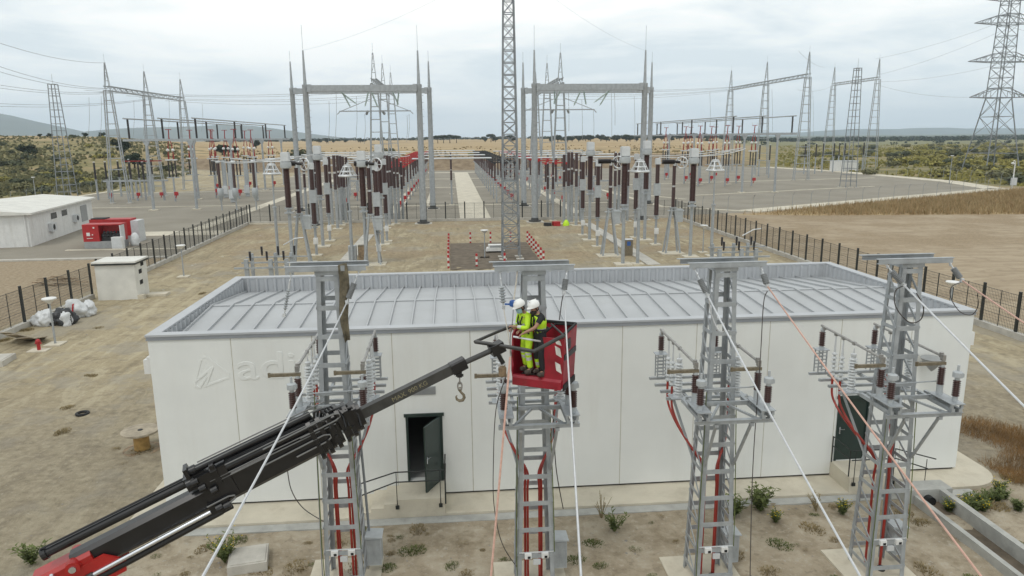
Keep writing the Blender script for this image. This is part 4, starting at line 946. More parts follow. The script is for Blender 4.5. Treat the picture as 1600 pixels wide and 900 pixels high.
MB().extr([(0, .0, .1), (0, BD, .1), (-fl, BD + fl, BHt), (-fl, .35, BHt), (-fl * .9, .10, 1.1), (.0, -.02, .75), (-.05, .05, .6), (.01, -.02, .42), (-.03, .0, .3)], (-.03, 0, 0)).build("side_panel", "basket_red", bk)
fx = BW * .60
MB().extr([(fx, -.02, .2), (BW + .03, -.02, .2), (BW + .03 + fl, -.05, BHt - .1), (fx + .02, -.05, BHt - .1)], (0, .03, 0)).build("front_panel", "basket_red", bk)
for zc, in ((.50,), (.86,), (1.06,)):
    k_ = (zc - .2) / (BHt - .3); y_ = -.025 - .03 * k_; hh = .12 if zc < 1 else .06
    MB().extr([(BW - .13, y_, zc + hh), (BW - .015, y_, zc + hh * .55), (BW + .02, y_, zc - hh * 1.1), (BW - .10, y_, zc - hh * .6)], (0, -.008, 0)).build("reflective_mark", "tape_white", bk)
MB().bb(BW + .06, BW + .085, -.01, BD * .98, .66, .78).build("side_strip", "plastic_black", bk)
MB().bb(BW + .028, BW + .06, .0, BD, -.03, .10).build("bumper", "rubber_black", bk)
MB().bb(BW + .065, BW + .10, .12, .34, .86, 1.08).box((BW + .105, .23, .93), (.02, .12, .08)).build("control_box", "plastic_black", bk)
rm = MB()
rm.path([(-fl, .30, BHt + .01), (-fl, BD + fl, BHt + .02), (BW + fl, BD + fl, BHt + .02), (BW + fl + .015, -.02, BHt + .0)], .035, 8)
rm.path([(BW * .55, BD * .30, BHt - .12), (BW * .62, BD + .0, BHt - .02), (BW + .0, BD, BHt)], .022, 8)
rm.build("top_rim", "rubber_black", bk, smooth=True)
inv = (Matrix.Translation(FL) @ Matrix.Rotation(brz, 4, 'Z')).inverted()
L3 = lambda u, v, y: inv @ at(u, v, y)
MB().path([(BW + fl + .015, -.02, BHt - .02), L3(834, 549, 14.15), L3(822, 547, 14.2), L3(776, 539, 14.5), L3(742, 534, 14.62)], .042, 9).path([L3(742, 534, 14.62), L3(776, 519, 15.3), (-fl, BD * .8, BHt + .0)], .034, 8).build("yoke", "crane_grey", bk, smooth=True)
MB().path([(BW + fl, .0, BHt - .03), (BW * .55, BD * .96, BHt - .02)], .024, 8).build("gate_bar", "crane_grey", bk)
MB().path([L3(802, 526, 14.75), L3(830, 531, 14.6), (BW * .62, .02, 1.02), (BW + .05, .0, 1.06)], .022, 8).build("hand_rail", "pale_metal", bk, smooth=True)
# ------------------------------------------------------------------ people
def skinned(name, pts, edges, mat, parent, sub=2, keep=None):
    """one continuous surface grown round a joint graph: pts = [(x, y, z, radius)]"""
    me = bpy.data.meshes.new(name); me.from_pydata([p[:3] for p in pts], edges, [])
    o = bpy.data.objects.new(name, me); COL.objects.link(o)
    sk = o.modifiers.new("skin", 'SKIN'); sk.use_smooth_shade = True
    for i, p in enumerate(pts):
        r_ = p[3] if isinstance(p[3], tuple) else (p[3], p[3])
        me.skin_vertices[0].data[i].radius = r_
        me.skin_vertices[0].data[i].use_root = (i == 0)
    su = o.modifiers.new("sub", 'SUBSURF'); su.levels = su.render_levels = sub
    dg = bpy.context.evaluated_depsgraph_get(); m2 = bpy.data.meshes.new_from_object(o.evaluated_get(dg)); bpy.data.objects.remove(o)
    if keep:
        bm = bmesh.new(); bm.from_mesh(m2); bmesh.ops.delete(bm, geom=[f for f in bm.faces if not keep(f.calc_center_median())], context='FACES'); bm.to_mesh(m2); bm.free()
    m2.materials.clear()
    for k in (mat if isinstance(mat, (list, tuple)) else [mat]): m2.materials.append(M[k])
    o = bpy.data.objects.new(name, m2); COL.objects.link(o); o.parent = parent
    return o
def person(label, loc, rz, J, vest):
    t = thing("person", label, "person", loc, rz)
    pel, che, nek, hed = J['pelvis'], J['chest'], J['neck'], J['head']
    V = lambda p, r: (p[0], p[1], p[2], r)
    pts = [V(pel, (.13, .10)), V(lerp(pel, che, .5), (.125, .095)), V(che, (.15, .105)), V(nek, (.058, .058)), V(lerp(nek, hed, .45), (.062, .06)), V(hed, (.082, .088)), V(Vector(hed) + Vector(J['up']) * .09, (.07, .075))]
    edges = [(0, 1), (1, 2), (2, 3), (3, 4), (4, 5), (5, 6)]
    def chain(start, seq):
        pr = start
        for p in seq: pts.append(p); edges.append((pr, len(pts) - 1)); pr = len(pts) - 1
        return pr
    F3 = Vector(J['look'])
    chain(5, [V(Vector(hed) + F3 * .075 + Vector((0, 0, -.012)), .018), V(Vector(hed) + F3 * .105 + Vector((0, 0, -.03)), .013)])      # nose
    for s in ('l', 'r'):
        sg = 1 if s == 'l' else -1
        sh, el, wr = J['sh_' + s], J['el_' + s], J['wr_' + s]; hp, kn, an, to = J['hip_' + s], J['kn_' + s], J['an_' + s], J['toe_' + s]
        wi = chain(2, [V(sh, .062), V(lerp(sh, el, .5), .05), V(el, .042), V(lerp(el, wr, .45), .04), V(wr, .028)])
        d = (Vector(wr) - Vector(el)).normalized(); side_ = d.cross(Vector((0, 0, 1))).normalized() * -sg; up_ = side_.cross(d) * sg
        palm = Vector(wr) + d * .06; pi_ = chain(wi, [V(palm, (.038, .02))])
        for k_, (o_, l_) in enumerate(((-.03, .068), (-.010, .080), (.010, .075), (.028, .060))):
            b_ = palm + d * .035 + side_ * o_; c_ = b_ + d * l_ * .5 - Vector((0, 0, 1)) * l_ * .15; e_ = c_ + d * l_ * .25 - Vector((0, 0, 1)) * l_ * .42
            chain(pi_, [V(b_, .010), V(c_, .0095), V(e_, .008)])
        tb = Vector(wr) + d * .03 - side_ * .035; chain(wi, [V(tb, .013), V(tb + d * .04 - side_ * .018 - Vector((0, 0, .02)), .010)])
        chain(0, [V(hp, .088), V(lerp(hp, kn, .5), .075), V(kn, .058), V(lerp(kn, an, .4), .056), V(an, .04), V(lerp(an, to, .5), .038), V(to, .032)])
    skinned("body", pts, edges, "skin", t, 1)
    # trousers, boots
    pts = [V(pel, (.145, .115)), V(lerp(pel, che, .42), (.15, .118))]; edges = [(0, 1)]
    for s in ('l', 'r'): chain(0, [V(J['hip_' + s], .102), V(lerp(J['hip_' + s], J['kn_' + s], .5), .09), V(J['kn_' + s], .076), V(lerp(J['kn_' + s], J['an_' + s], .5), .074), V(lerp(J['kn_' + s], J['an_' + s], .96), .07)])
    tr = skinned("trousers", pts, edges, [J['trouser'], "reflective_grey", "hi_vis"], t, 2)
    for f in tr.data.polygons:
        z = f.center.z
        if J['trouser'] == "hi_vis" and (.32 < z < .39 or .44 < z < .50): f.material_index = 1
        if J['trouser'] != "hi_vis" and .12 < z < .33 and f.center.y < 0 and f.center.x > -.02: f.material_index = 1 if .2 < z < .27 else 2
    for s in ('l', 'r'):
        an, to = Vector(J['an_' + s]), Vector(J['toe_' + s])
        skinned("boot", [(an.x - .03, an.y, .05, (.062, .06)), (an.x, an.y, an.z + .09, (.066, .066)), (*lerp((an.x, an.y, .05), (to.x, to.y, .05), .5), (.064, .06)), (to.x + .02, to.y, .05, (.058, .052))], [(0, 1), (0, 2), (2, 3)], "boot_leather", t, 2)
    # shirt with sleeves, then the vest over it
    pts = [V(lerp(pel, che, -.12), (.158, .128)), V(lerp(pel, che, .5), (.148, .124)), V(che, (.172, .142)), V(lerp(che, nek, .8), (.098, .096))]; edges = [(0, 1), (1, 2), (2, 3)]
    for s in ('l', 'r'):
        sh, el, wr = J['sh_' + s], J['el_' + s], J['wr_' + s]
        chain(2, [V(sh, .072), V(lerp(sh, el, .5), .066)] + ([V(el, .056), V(lerp(el, wr, .5), .052), V(lerp(el, wr, .9), .044)] if J['long'] else [V(lerp(sh, el, .62), .060)]))
    sh_ = skinned("jacket" if J['long'] else "shirt", pts, edges, [J['shirt'], "reflective_grey"], t, 2)
    if J['long']:
        for f in sh_.data.polygons:
            if 1.08 < f.center.z < 1.14 and abs(f.center.y) < .2: f.material_index = 1
    if vest:
        pts = [V(lerp(pel, che, -.1), (.165, .138)), V(lerp(pel, che, .5), (.168, .142)), V(che, (.215, .165)), V(lerp(che, nek, .78), (.125, .115))]; edges = [(0, 1), (1, 2), (2, 3)]
        for s in ('l', 'r'): chain(2, [V(lerp(che, J['sh_' + s], 1.0), .115)])
        lean = (Vector(che) - Vector(pel)); vx = lambda c: c.x - (pel[0] + lean.x * max(0, min(1.3, (c.z - pel[2]) / max(lean.z, .01))))
        ve = skinned("vest", pts, edges, ["hi_vis", "reflective_grey"], t, 2, keep=lambda c: not (abs(c.y) < .05 and vx(c) > .03))
        for f in ve.data.polygons:
            if 1.0 < f.center.z < 1.07: f.material_index = 1
        so = ve.modifiers.new("solid", 'SOLIDIFY'); so.thickness = .006
    # harness straps, helmet, face
    hn = MB(); lean = Vector(che) - Vector(pel)
    for sg in (-1, 1):
        c = Vector(che); up_ = lean.normalized(); f_ = Vector((1, 0, 0)) - up_ * up_.x; f_.normalize(); y_ = Vector((0, sg, 0))
        hn.path([Vector(pel) + f_ * .05 + y_ * .155, lerp(pel, che, .5) + f_ * .125 + y_ * .09, c + f_ * .145 + y_ * .07, c + up_ * .12 + f_ * .07 + y_ * .085, c + up_ * .13 - f_ * .06 + y_ * .075, c - f_ * .145 + y_ * .02, lerp(pel, che, .4) - f_ * .14], .017, 6)
    hn.path([Vector(pel) + Vector((.165 * math.cos(a), .175 * math.sin(a), .1)) for a in [2 * math.pi * i / 18 for i in range(18)]], .024, 6, True)
    hn.path([Vector(pel) + Vector((.02, -.17, .1)), Vector(pel) + Vector((.05, -.24, -.15)), Vector(pel) + Vector((.02, -.2, -.45))], .022, 6)
    hn.build("harness", "black_cloth", t, smooth=True)
    up = Vector(J['up']).normalized(); q = up
    sd_ = up.cross(F3).normalized(); fw = sd_.cross(up)
    he = MB(); hc = Vector(hed) + up * .045
    rows = [(.118, -.005, 1), (.121, .02, 1), (.114, .065, 1), (.092, .10, 1), (.055, .127, 1), (.012, .138, 1)]; vs = []; n = 16
    for r_, z_, _ in rows:
        for i in range(n):
            a = 2 * math.pi * i / n; k_ = 1.12 if r_ > .1 else 1.05
            brim = .055 * max(0, math.cos(a)) ** 3 if z_ < 0 else 0
            vs.append(hc + fw * (math.cos(a) * (r_ * k_ + brim)) + sd_ * (math.sin(a) * r_) + up * z_)
    he._add(vs, [(a * n + i, a * n + (i + 1) % n, (a + 1) * n + (i + 1) % n, (a + 1) * n + i) for a in range(len(rows) - 1) for i in range(n)] + [tuple(range((len(rows) - 1) * n, len(rows) * n))])
    he.beam(hc - fw * .09 + up * .122, hc + fw * .09 + up * .122, .03, .02, up); he.build("helmet", "helmet_white", t, smooth=True)
    hd = Vector(hed)
    if J.get('mask'):
        mk = MB(); vs = []
        for i in range(5):
            for j in range(7):
                a = R(-75 + 25 * j); z_ = -.10 + .026 * i; rr = .098 + .012 * math.cos(a) * math.sin(math.pi * (i + .5) / 5)
                vs.append(hd + fw * (math.cos(a) * rr * 1.1) + sd_ * (math.sin(a) * rr * .92) + up * z_)
        mk._add(vs, [(i * 7 + j, i * 7 + j + 1, (i + 1) * 7 + j + 1, (i + 1) * 7 + j) for i in range(4) for j in range(6)]); mk.build("face_mask", "mask_blue", t, smooth=True)
    else:
        MB().lathe([(.02, 0), (.07, .015), (.078, .05), (.06, .075)], hd + fw * .045 - up * .125, 12, up).build("beard", "hair", t, smooth=True)
        MB().beam(hd + fw * .098 - up * .055 - sd_ * .022, hd + fw * .098 - up * .055 + sd_ * .022, .01, .008, up).build("mouth", "red_paint", t)
    ey = MB()
    for sg in (-1, 1): ey.lathe([(.002, -.011), (.010, -.005), (.010, .005), (.002, .011)], hd + fw * .082 + sd_ * .032 * sg + up * .012, 8)
    ey.build("eye", "hair", t)
    hr = MB(); vs = []
    for i in range(4):
        for j in range(11): a = R(80 + 20 * j); vs.append(hd - Vector((0, 0, 0)) + fw * (math.cos(a) * .096) + sd_ * (math.sin(a) * .088) + up * (-.06 + .04 * i))
    hr._add(vs, [(i * 11 + j, i * 11 + j + 1, (i + 1) * 11 + j + 1, (i + 1) * 11 + j) for i in range(3) for j in range(10)]); hr.build("hair", "hair", t, smooth=True)
    for sg in (-1, 1):
        e_ = hd + sd_ * .088 * sg - fw * .012
        MB().lathe([(.004, -.03), (.012, -.02), (.014, .0), (.011, .018), (.003, .028)], e_, 7, up).build("ear", "skin", t, smooth=True)
    return t
JA = dict(pelvis=(0, 0, .92), chest=(.08, 0, 1.20), neck=(.12, 0, 1.385), head=(.18, 0, 1.49), up=(.38, 0, .92), look=(.86, 0, -.42),
          sh_l=(.09, .18, 1.32), el_l=(.14, .25, 1.07), wr_l=(.35, .10, 1.10), sh_r=(.09, -.18, 1.32), el_r=(.12, -.25, 1.06), wr_r=(.34, -.06, 1.03),
          hip_l=(0, .09, .86), kn_l=(.06, .12, .49), an_l=(0, .12, .10), toe_l=(.15, .14, .05), hip_r=(0, -.09, .86), kn_r=(.05, -.12, .49), an_r=(-.03, -.12, .10), toe_r=(.12, -.14, .05),
          trouser="hi_vis", shirt="hi_vis", long=True, mask=True)
JB = dict(JA, pelvis=(0, 0, .93), chest=(.07, 0, 1.22), neck=(.10, 0, 1.40), head=(.155, 0, 1.51), up=(.26, .05, .96), look=(.9, .12, -.36),
          sh_l=(.08, .19, 1.34), el_l=(.25, .21, 1.13), wr_l=(.44, .12, 1.03), sh_r=(.06, -.19, 1.34), el_r=(.14, -.25, 1.10), wr_r=(.36, -.20, 1.02),
          trouser="black_cloth", shirt="black_cloth", long=False, mask=False)
fz = 6.235
person("worker in full yellow hi-vis clothes, white helmet and face mask, bending over the wires", (*at(825, 580, 15.13).xy, fz), R(202), JA, False)
person("worker in yellow vest, black shirt and white helmet, hand on the basket rail", (*at(845, 583, 14.93).xy, fz), R(202), JB, True)
# crew by the far fence
rc = thing("tool_heap", "heap of red, black and yellow gear on the ground by the breaker posts", "gear", (13.4, 92.5, 0))
MB().box((0, 0, .3), (.9, .7, .6), .3).build("red_case", "red_paint", rc); MB().box((-1.1, .1, .22), (1.0, .7, .44), -.2).build("black_bag", "plastic_black", rc)
MB().lathe([(.45, 0), (.42, .35), (.2, .7), (.02, .8)], (1.3, 0, 0), 10).build("yellow_jacket", "hi_vis", rc, smooth=True)
# ------------------------------------------------------------------ switchyard
def lattice_col(mb, z0, z1, w0, w1, d0, d1, step, zig=False, leg=.12):
    P = lambda sx, sy, z: Vector((sx * (w0 + (w1 - w0) * (z - z0) / (z1 - z0)) / 2, sy * (d0 + (d1 - d0) * (z - z0) / (z1 - z0)) / 2, z))
    for sx in (-1, 1):
        for sy in (-1, 1): mb.beam(P(sx, sy, z0), P(sx, sy, z1), leg, leg, (0, 1, 0))
    z = z0 + step
    k = 0
    while z < z1 - .1:
        for sy in (-1, 1): mb.beam(P(-1, sy, z), P(1, sy, z), leg * .5, leg * .7)
        for sx in (-1, 1): mb.beam(P(sx, -1, z), P(sx, 1, z), leg * .5, leg * .6)
        if zig:
            zn = min(z + step, z1)
            for sy in (-1, 1):
                mb.beam(P(-1, sy, z), P(1, sy, zn), leg * .45, leg * .5)
                if zig == 2: mb.beam(P(1, sy, z), P(-1, sy, zn), leg * .45, leg * .5)
            for sx in (-1, 1): mb.beam(P(sx, -1 if k % 2 else 1, z), P(sx, 1 if k % 2 else -1, zn), leg * .45, leg * .5)
        z += step; k += 1
# tall central mast
def lattice_mast_thing(label, x, y, h, w0, w1, step, zig, leg, rodh=2.0):
    t = thing("lattice_mast", label, "mast", (x, y, 0))
    m = MB(); lattice_col(m, .05, h, w0, w1, w0, w1, step, zig, leg); m.build("lattice", "aged_galvanised", t)
    MB().box((0, 0, h + .05), (w1 + .15, w1 + .15, .08)).build("top_plate", "aged_galvanised", t); MB().tube((0, 0, h), (0, 0, h + rodh), .03).build("lightning_rod", "wire_grey", t)
    b = MB()
    for sx in (-1, 1):
        for sy in (-1, 1): b.box((sx * w0 / 2, sy * w0 / 2, .03), (.7, .7, .25))
    b.build("base", "concrete", t)
    return t
lattice_mast_thing("tall lattice mast standing on the excavated plot between the two pipe portals", 5.45, 67.6, 27.5, 1.62, .80, 1.05, 2, .11)
lattice_mast_thing("lattice mast on the scrubby hillside edge", -78.3, 155.5, 22.5, 2.7, 1.25, 1.35, False, .13)
lattice_mast_thing("lattice mast on the gravel before the white container", 85.3, 150.4, 24.7, 2.4, 1.1, 1.35, False, .12)
# pipe portals
def pipe_portal(label, xl, xr, y, zb, ztop, rod, strings):
    t = thing("pipe_portal", label, "gantry", (xl, y, 0)); W = xr - xl
    for x in (0, W):
        c = MB().lathe([(.44, .2), (.40, zb * .5), (.36, zb), (.40, zb + .1), (.40, zb + .45)], (x, 0, 0), 14).lathe([(.22, zb + .45), (.10, ztop)], (x, 0, 0), 10)
        col_ = c.build("column", "galvanised_steel", t, smooth=True)
        MB().lathe([(.85, .09), (.85, .26), (.55, .28), (.47, .6)], (x, 0, 0), 14).build("base_flange", "crane_grey", col_); MB().box((x, 0, 0), (2.3, 2.0, .16)).build("footing", "concrete", col_)
        la = MB()
        for k in range(int(zb / .9)): la.box((x + .46, 0, 1.5 + .9 * k), (.14, .05, .05))
        la.build("climbing_step", "aged_galvanised", col_)
        if rod: MB().tube((x, 0, ztop), (x, 0, ztop + rod), .022).build("lightning_rod", "wire_grey", col_)
    b = MB().bb(.36, W - .36, -.35, .35, zb - .42, zb + .38)
    for x in (.5, W - .5): b.box((x, 0, zb), (.5, .8, .95))
    b.build("beam", "galvanised_steel", t)
    for i, (xx, dx, dy, dz) in enumerate(strings):
        s_ = MB(); a = Vector((xx, .38, zb - .3)); e_ = a + Vector((dx, dy, dz)); d = e_ - a
        s_.insul(a + d * .12, d.length * .8, .115, .17, d, 8, .4); s_.tube(a, a + d * .12, .03).tube(a + d * .92, e_, .03)
        s_.build("insulator_string", "glass_insulator", t)
    return t
ST = [(4.2, 1.9, 2.6, -1.6), (4.5, .7, 3.0, -2.0), (8.0, -.9, 2.8, -1.9), (8.3, .5, 3.0, -2.0), (11.0, .6, 2.9, -1.7), (11.9, -.5, 2.9, -1.8)]
xa = at(473, 78, 98).x; pipe_portal("grey pipe portal on the dirt, west bay, with lightning rods", xa, -3.9, 98.0, 17.75, 22.4, 3.1, ST)
xa = at(453, 95, 118.5).x; pipe_portal("grey pipe portal on the gravel behind the west bay portal", xa, -3.1, 118.5, 18.7, 23.1, 1.6, [])
xa = at(1009, 78, 97.6).x; pipe_portal("grey pipe portal on the dirt, east bay, with lightning rods", 11.2, xa, 97.6, 17.75, 22.4, 3.1, [(14.6 - a, -b, c, d) for a, b, c, d in ST])
xa = at(1019, 95, 120.5).x; pipe_portal("grey pipe portal on the gravel behind the east bay portal", 12.0, xa, 120.5, 18.7, 23.1, 1.6, [])
# ladder gantries running away from the camera
def ladder_gantry(label, x, ys_, h, zb, w=3.2, arm=0, top_w=.35):
    t = thing("ladder_gantry", label, "gantry", (x, ys_[0], 0))
    for y in ys_:
        m = MB(); wb = w * (1 - zb / h) + top_w * zb / h + .2
        lattice_col(m, .1, zb, w, wb, .9, .8, 2.05, False, .17); lattice_col(m, zb + .3, h, wb * .75, .12, .5, .1, 1.4, True, .09)
        c = m.build("column", "galvanised_steel", t, loc=(0, y - ys_[0], 0))
        b = MB()
        for sx in (-1, 1): b.box((sx * w / 2, 0, .06), (.8, 1.5, .25))
        b.build("footing", "concrete", c)
        MB().tube((0, 0, h), (0, 0, h + 1.5), .02).build("lightning_rod", "wire_grey", c)
    L = ys_[-1] - ys_[0]; m = MB()
    for sx in (-1, 1):
        for zz_ in (0, .75): m.beam((sx * .4, -.6, zb + zz_), (sx * .4, L + .6, zb + zz_), .14)
    k = int(L / 1.2)
    for i in range(k):
        for sx in (-1, 1): m.beam((sx * .4, L * i / k, zb + (.75 if i % 2 else 0)), (sx * .4, L * (i + 1) / k, zb + (0 if i % 2 else .75)), .07)
        m.beam((-.4, L * i / k, zb + .75), (.4, L * (i + 1) / k, zb + .75), .06)
    m.build("beam", "galvanised_steel", t)
    if arm:
        a = MB(); za = arm
        for dy in (-.3, .3): a.beam((-5.8, dy, za), (5.8, dy, za), .16)
        for sx in (-1, 1): a.beam((sx * 5.6, 0, za), (sx * .5, 0, za + 2.0), .1).beam((sx * 5.7, 0, za), (sx * 6.2, 0, za - .5), .12).beam((sx * 1.2, -.3, za), (sx * 1.5, .3, za - .5), .3)
        a.build("cross_arm", "galvanised_steel", t)
    return t
ladder_gantry("ladder columned gantry on the gravel near the scrub hillside", -61.2, (140, 157, 177), 25.1, 20.3)
ladder_gantry("ladder columned gantry with cross arm seen through the west pipe portal", -12.2, (124, 141, 160), 25.0, 20.2, 2.9, 15.8)
ladder_gantry("ladder columned gantry with cross arm seen through the east pipe portal", 18.6, (124, 141, 160), 25.0, 20.2, 2.9, 15.8)
ladder_gantry("long ladder columned gantry with three columns on the east gravel yard", 87.8, (177, 201, 227), 31.0, 25.1, 3.8)
ladder_gantry("two column ladder gantry beside the white container", 134.5, (225, 252), 34.2, 28.0, 4.2)
# large transmission tower
tw = thing("transmission_tower", "large lattice transmission tower with three cross arms above the scrub", "pylon", (161.5, 207, 0))
m = MB(); lattice_col(m, 0, 21.2, 10.4, 4.6, 10.4, 4.6, 5.3, 2, .24); m.build("tower_base", "aged_galvanised", tw)
m = MB(); lattice_col(m, 21.2, 50, 4.6, 3.3, 4.6, 3.3, 2.9, 2, .20); m.build("tower_body", "aged_galvanised", tw)
for za, ln in ((21.3, 9.2), (31.4, 10.8), (42.0, 10.2), (48.6, 9.4)):
    a = MB()
    for sx in (-1, 1):
        tip = Vector((sx * ln, 0, za + .2))
        for sy in (-1, 1):
            a.beam((sx * 2.0, sy * 2.0, za), tip, .2).beam((sx * 1.9, sy * 1.9, za + 2.6), tip, .18)
            for q in (.25, .5, .75): a.beam(lerp((sx * 2, sy * 2, za), tip, q), lerp((sx * 1.9, sy * 1.9, za + 2.6), tip, q), .09).beam(lerp((sx * 2, sy * 2, za), tip, q), lerp((sx * 1.9, sy * 1.9, za + 2.6), tip, q - .25), .09)
        for q in (.2, .45, .7): a.beam(lerp((sx * 2, 2, za), tip, q), lerp((sx * 2, -2, za), tip, q), .09)
    for sy in (-1, 1): a.beam((-2.1, sy * 2.1, za), (2.1, sy * 2.1, za), .22).beam((-2.0, sy * 2.0, za + 2.6), (2.0, sy * 2.0, za + 2.6), .18)
    a.build("cross_arm", "aged_galvanised", tw)

# ---- outdoor gear prototypes
def redbox(mb, x, y, z): mb.box((x, y, z), (.55, .4, .6)).beam((x, y, z - .3), (x - .15, y, z - .75), .12)
def proto_ct():
    t = thing("instrument_transformer", "", "transformer")
    p = MB().lathe([(.17, .15), (.15, 5.0)], n=10).lathe([(.42, 4.95), (.42, 5.08), (.2, 5.1), (.2, 5.35), (.38, 5.36), (.38, 5.5)], n=12); p.build("post", "galvanised_steel", t)
    MB().insul((0, 0, 5.5), 3.5, .31, .12, None, 12, .8).build("insulator", "brown_porcelain", t, smooth=True)
    MB().lathe([(.2, 9.0), (.48, 9.1), (.52, 9.35), (.48, 9.62), (.3, 9.68)], n=14).build("head", "equipment_grey", t, smooth=True)
    MB().box((0, 0, 10.08), (.72, .72, .78)).box((0, 0, 10.49), (.6, .6, .05)).build("terminal_box", "pale_metal", t)
    MB().box((0, 0, .06), (1.5, 1.4, .2)).build("footing", "concrete_pale", t)
    return t
def proto_cb():
    t = thing("circuit_breaker", "", "breaker")
    MB().lathe([(.14, .12), (.13, 2.9)], n=10).lathe([(.3, 2.85), (.3, 2.95), (.16, 2.97), (.16, 3.15), (.28, 3.16), (.28, 3.25)], n=10).build("post", "galvanised_steel", t)
    MB().insul((0, 0, 3.25), 2.1, .27, .12, None, 12, .8).build("insulator", "brown_porcelain", t, smooth=True)
    MB().box((0, 0, 6.0), (.62, .55, 1.28)).build("chamber", "equipment_grey", t)
    MB().insul((0, 0, 6.65), 2.0, .25, .12, None, 12, .8).build("insulator", "brown_porcelain", t, smooth=True)
    MB().box((0, 0, 8.95), (.5, .5, .6)).box((0, 0, 9.27), (.36, .36, .06)).build("terminal", "pale_metal", t)
    MB().box((.02, -.16, 1.55), (.42, .3, .62)).build("drive_box", "white_paint", t); MB().box((0, 0, .05), (1.1, 1.1, .2)).build("footing", "concrete_pale", t)
    return t
def proto_dis():
    t = thing("isolator", "", "isolator")
    f = MB()
    for sx in (-1, 1):
        for sy in (-1, 1): f.beam((sx * .75, sy * .5, .1), (sx * .16, sy * .12, 4.65), .16)
    f.box((0, 0, 4.7), (.6, .5, .12)); f.build("trestle", "galvanised_steel", t)
    MB().insul((0, 0, 4.78), 2.0, .21, .12, None, 10, .8).build("insulator", "brown_porcelain", t, smooth=True); MB().insul((0, 0, 6.95), 1.95, .20, .12, None, 10, .8).build("insulator", "brown_porcelain", t, smooth=True)
    MB().lathe([(.13, 6.78), (.13, 6.95)], n=10).lathe([(.12, 8.9), (.12, 9.3)], n=10).build("joint", "pale_metal", t)
    MB().insul((-1.25, 0, 9.3), 1.25, .26, .12, (1, 0, 0), 12, .8).tube((0, 0, 9.3), (.55, 0, 9.25), .14, n=10).build("break_chamber", "black_insulator", t, smooth=True)
    rg = MB().ring((.75, 0, 9.2), .56, .07, (.5, .86, 0), 24, 6)
    for k in range(6): a = math.pi * k / 3; rg.tube((.75, 0, 9.2), (.75 + .52 * math.cos(a) * .86, -.52 * math.cos(a) * .5, 9.2 + .52 * math.sin(a)), .028, n=5)
    rg.build("corona_ring", "pale_metal", t, smooth=True)
    MB().box((.65, .1, 3.9), (.7, .6, 1.3)).box((.3, 0, 4.4), (1.6, .5, .08)).build("drive_cabinet", "equipment_grey", t)
    MB().box((0, 0, .04), (2.4, 1.9, .16)).build("footing", "concrete_pale", t)
    return t
def proto_ringpost():
    t = thing("arrester_post", "", "surge arrester")
    MB().lathe([(.17, .1), (.15, 5.4)], n=10).lathe([(.24, 5.35), (.24, 5.5), (.085, 5.52), (.075, 8.9)], n=10).build("post", "galvanised_steel", t)
    r = MB().ring((0, 0, 9.0), .86, .10, n=24).ring((0, 0, 9.42), .56, .07, n=20).ring((0, 0, 9.9), .40, .07, n=20).lathe([(.36, 10.0), (.36, 10.08), (.2, 10.1)], n=12)
    for k in range(6): a = math.pi * k / 3; r.tube((.84 * math.cos(a), .84 * math.sin(a), 9.0), (.38 * math.cos(a), .38 * math.sin(a), 9.9), .06, n=6)
    r.tube((0, 0, 8.9), (0, 0, 10.3), .05).tube((-.8, 0, 9), (.8, 0, 9), .03); r.build("corona_cage", "pale_metal", t, smooth=True)
    MB().box((0, 0, .04), (1.1, 1.1, .16)).build("footing", "concrete_pale", t)
    return t
def proto_support():
    t = thing("bus_support", "", "bus support")
    MB().lathe([(.2, .1), (.18, 5.0)], n=10).box((0, 0, 5.06), (.6, .5, .1)).build("post", "galvanised_steel", t)
    for z in (5.12, 7.4): MB().insul((0, 0, z), 2.05, .23, .12, None, 10, .8).build("insulator", "brown_porcelain", t, smooth=True)
    MB().lathe([(.12, 7.15), (.12, 7.4)], n=10).lathe([(.12, 9.45), (.12, 9.6)], n=10).build("joint", "pale_metal", t); MB().box((0, 0, .04), (1.2, 1.2, .16)).build("footing", "concrete_pale", t)
    return t
def place(proto, spots, full, group, ztop=None):
    used = []
    for u, v, vt, lb in spots:
        b = gp(u, v); lo, hi = 0, 30
        for _ in range(30):
            mid = (lo + hi) / 2; p = Vector((b.x, b.y, mid)) - Vector((0, 0, H)); vv = 450 - 1127.475 * p.dot(_U) / p.dot(_F)
            if vv > vt: lo = mid
            else: hi = mid
        first_or_dup(proto, used, (b.x, b.y, 0), 0, lb, group, lo / full)
BAY = {0: "westernmost line", 1: "line beside the white duct", 2: "line by the striped plot", 3: "easternmost line"}
CTs = [(458, 416, 238, "front west instrument transformer, the one farther from the striped plot"), (573, 414, 236, "front west instrument transformer, the one closer to the striped plot"), (505, 386, 228, "rear west instrument transformer in front of the thick portal column"), (598, 383, 226, "rear west instrument transformer closest to the striped plot"),
       (973, 414, 229, "front east instrument transformer beside the steel kiosk with a blue sign"), (1078, 402, 232, "front east instrument transformer closest to the brown field"), (921, 376, 222, "rear east instrument transformer beside the long trench cover"), (1007, 376, 220, "rear east instrument transformer in front of the thick portal column")]
place(proto_ct(), [(u, v, t, "brown and grey " + l) for u, v, t, l in CTs], 10.5, "instrument transformers on steel posts")
CBs = [(495, 400, 254, "front west breaker farther from the striped plot"), (516, 377, 248, "rear west breaker farther from the striped plot"), (593, 413, 254, "front west breaker closest to the striped plot"), (605, 378, 248, "rear west breaker behind the two instrument transformers"),
       (933, 386, 250, "front east breaker left of the cabinet"), (910, 368, 244, "rear east breaker closest to the tool heap"), (1024, 383, 247, "front east breaker near the brown field"), (992, 372, 240, "rear east breaker beside the ringed post")]
CBs[4] = (933, 386, 250, "front east breaker beside the trestle isolator")
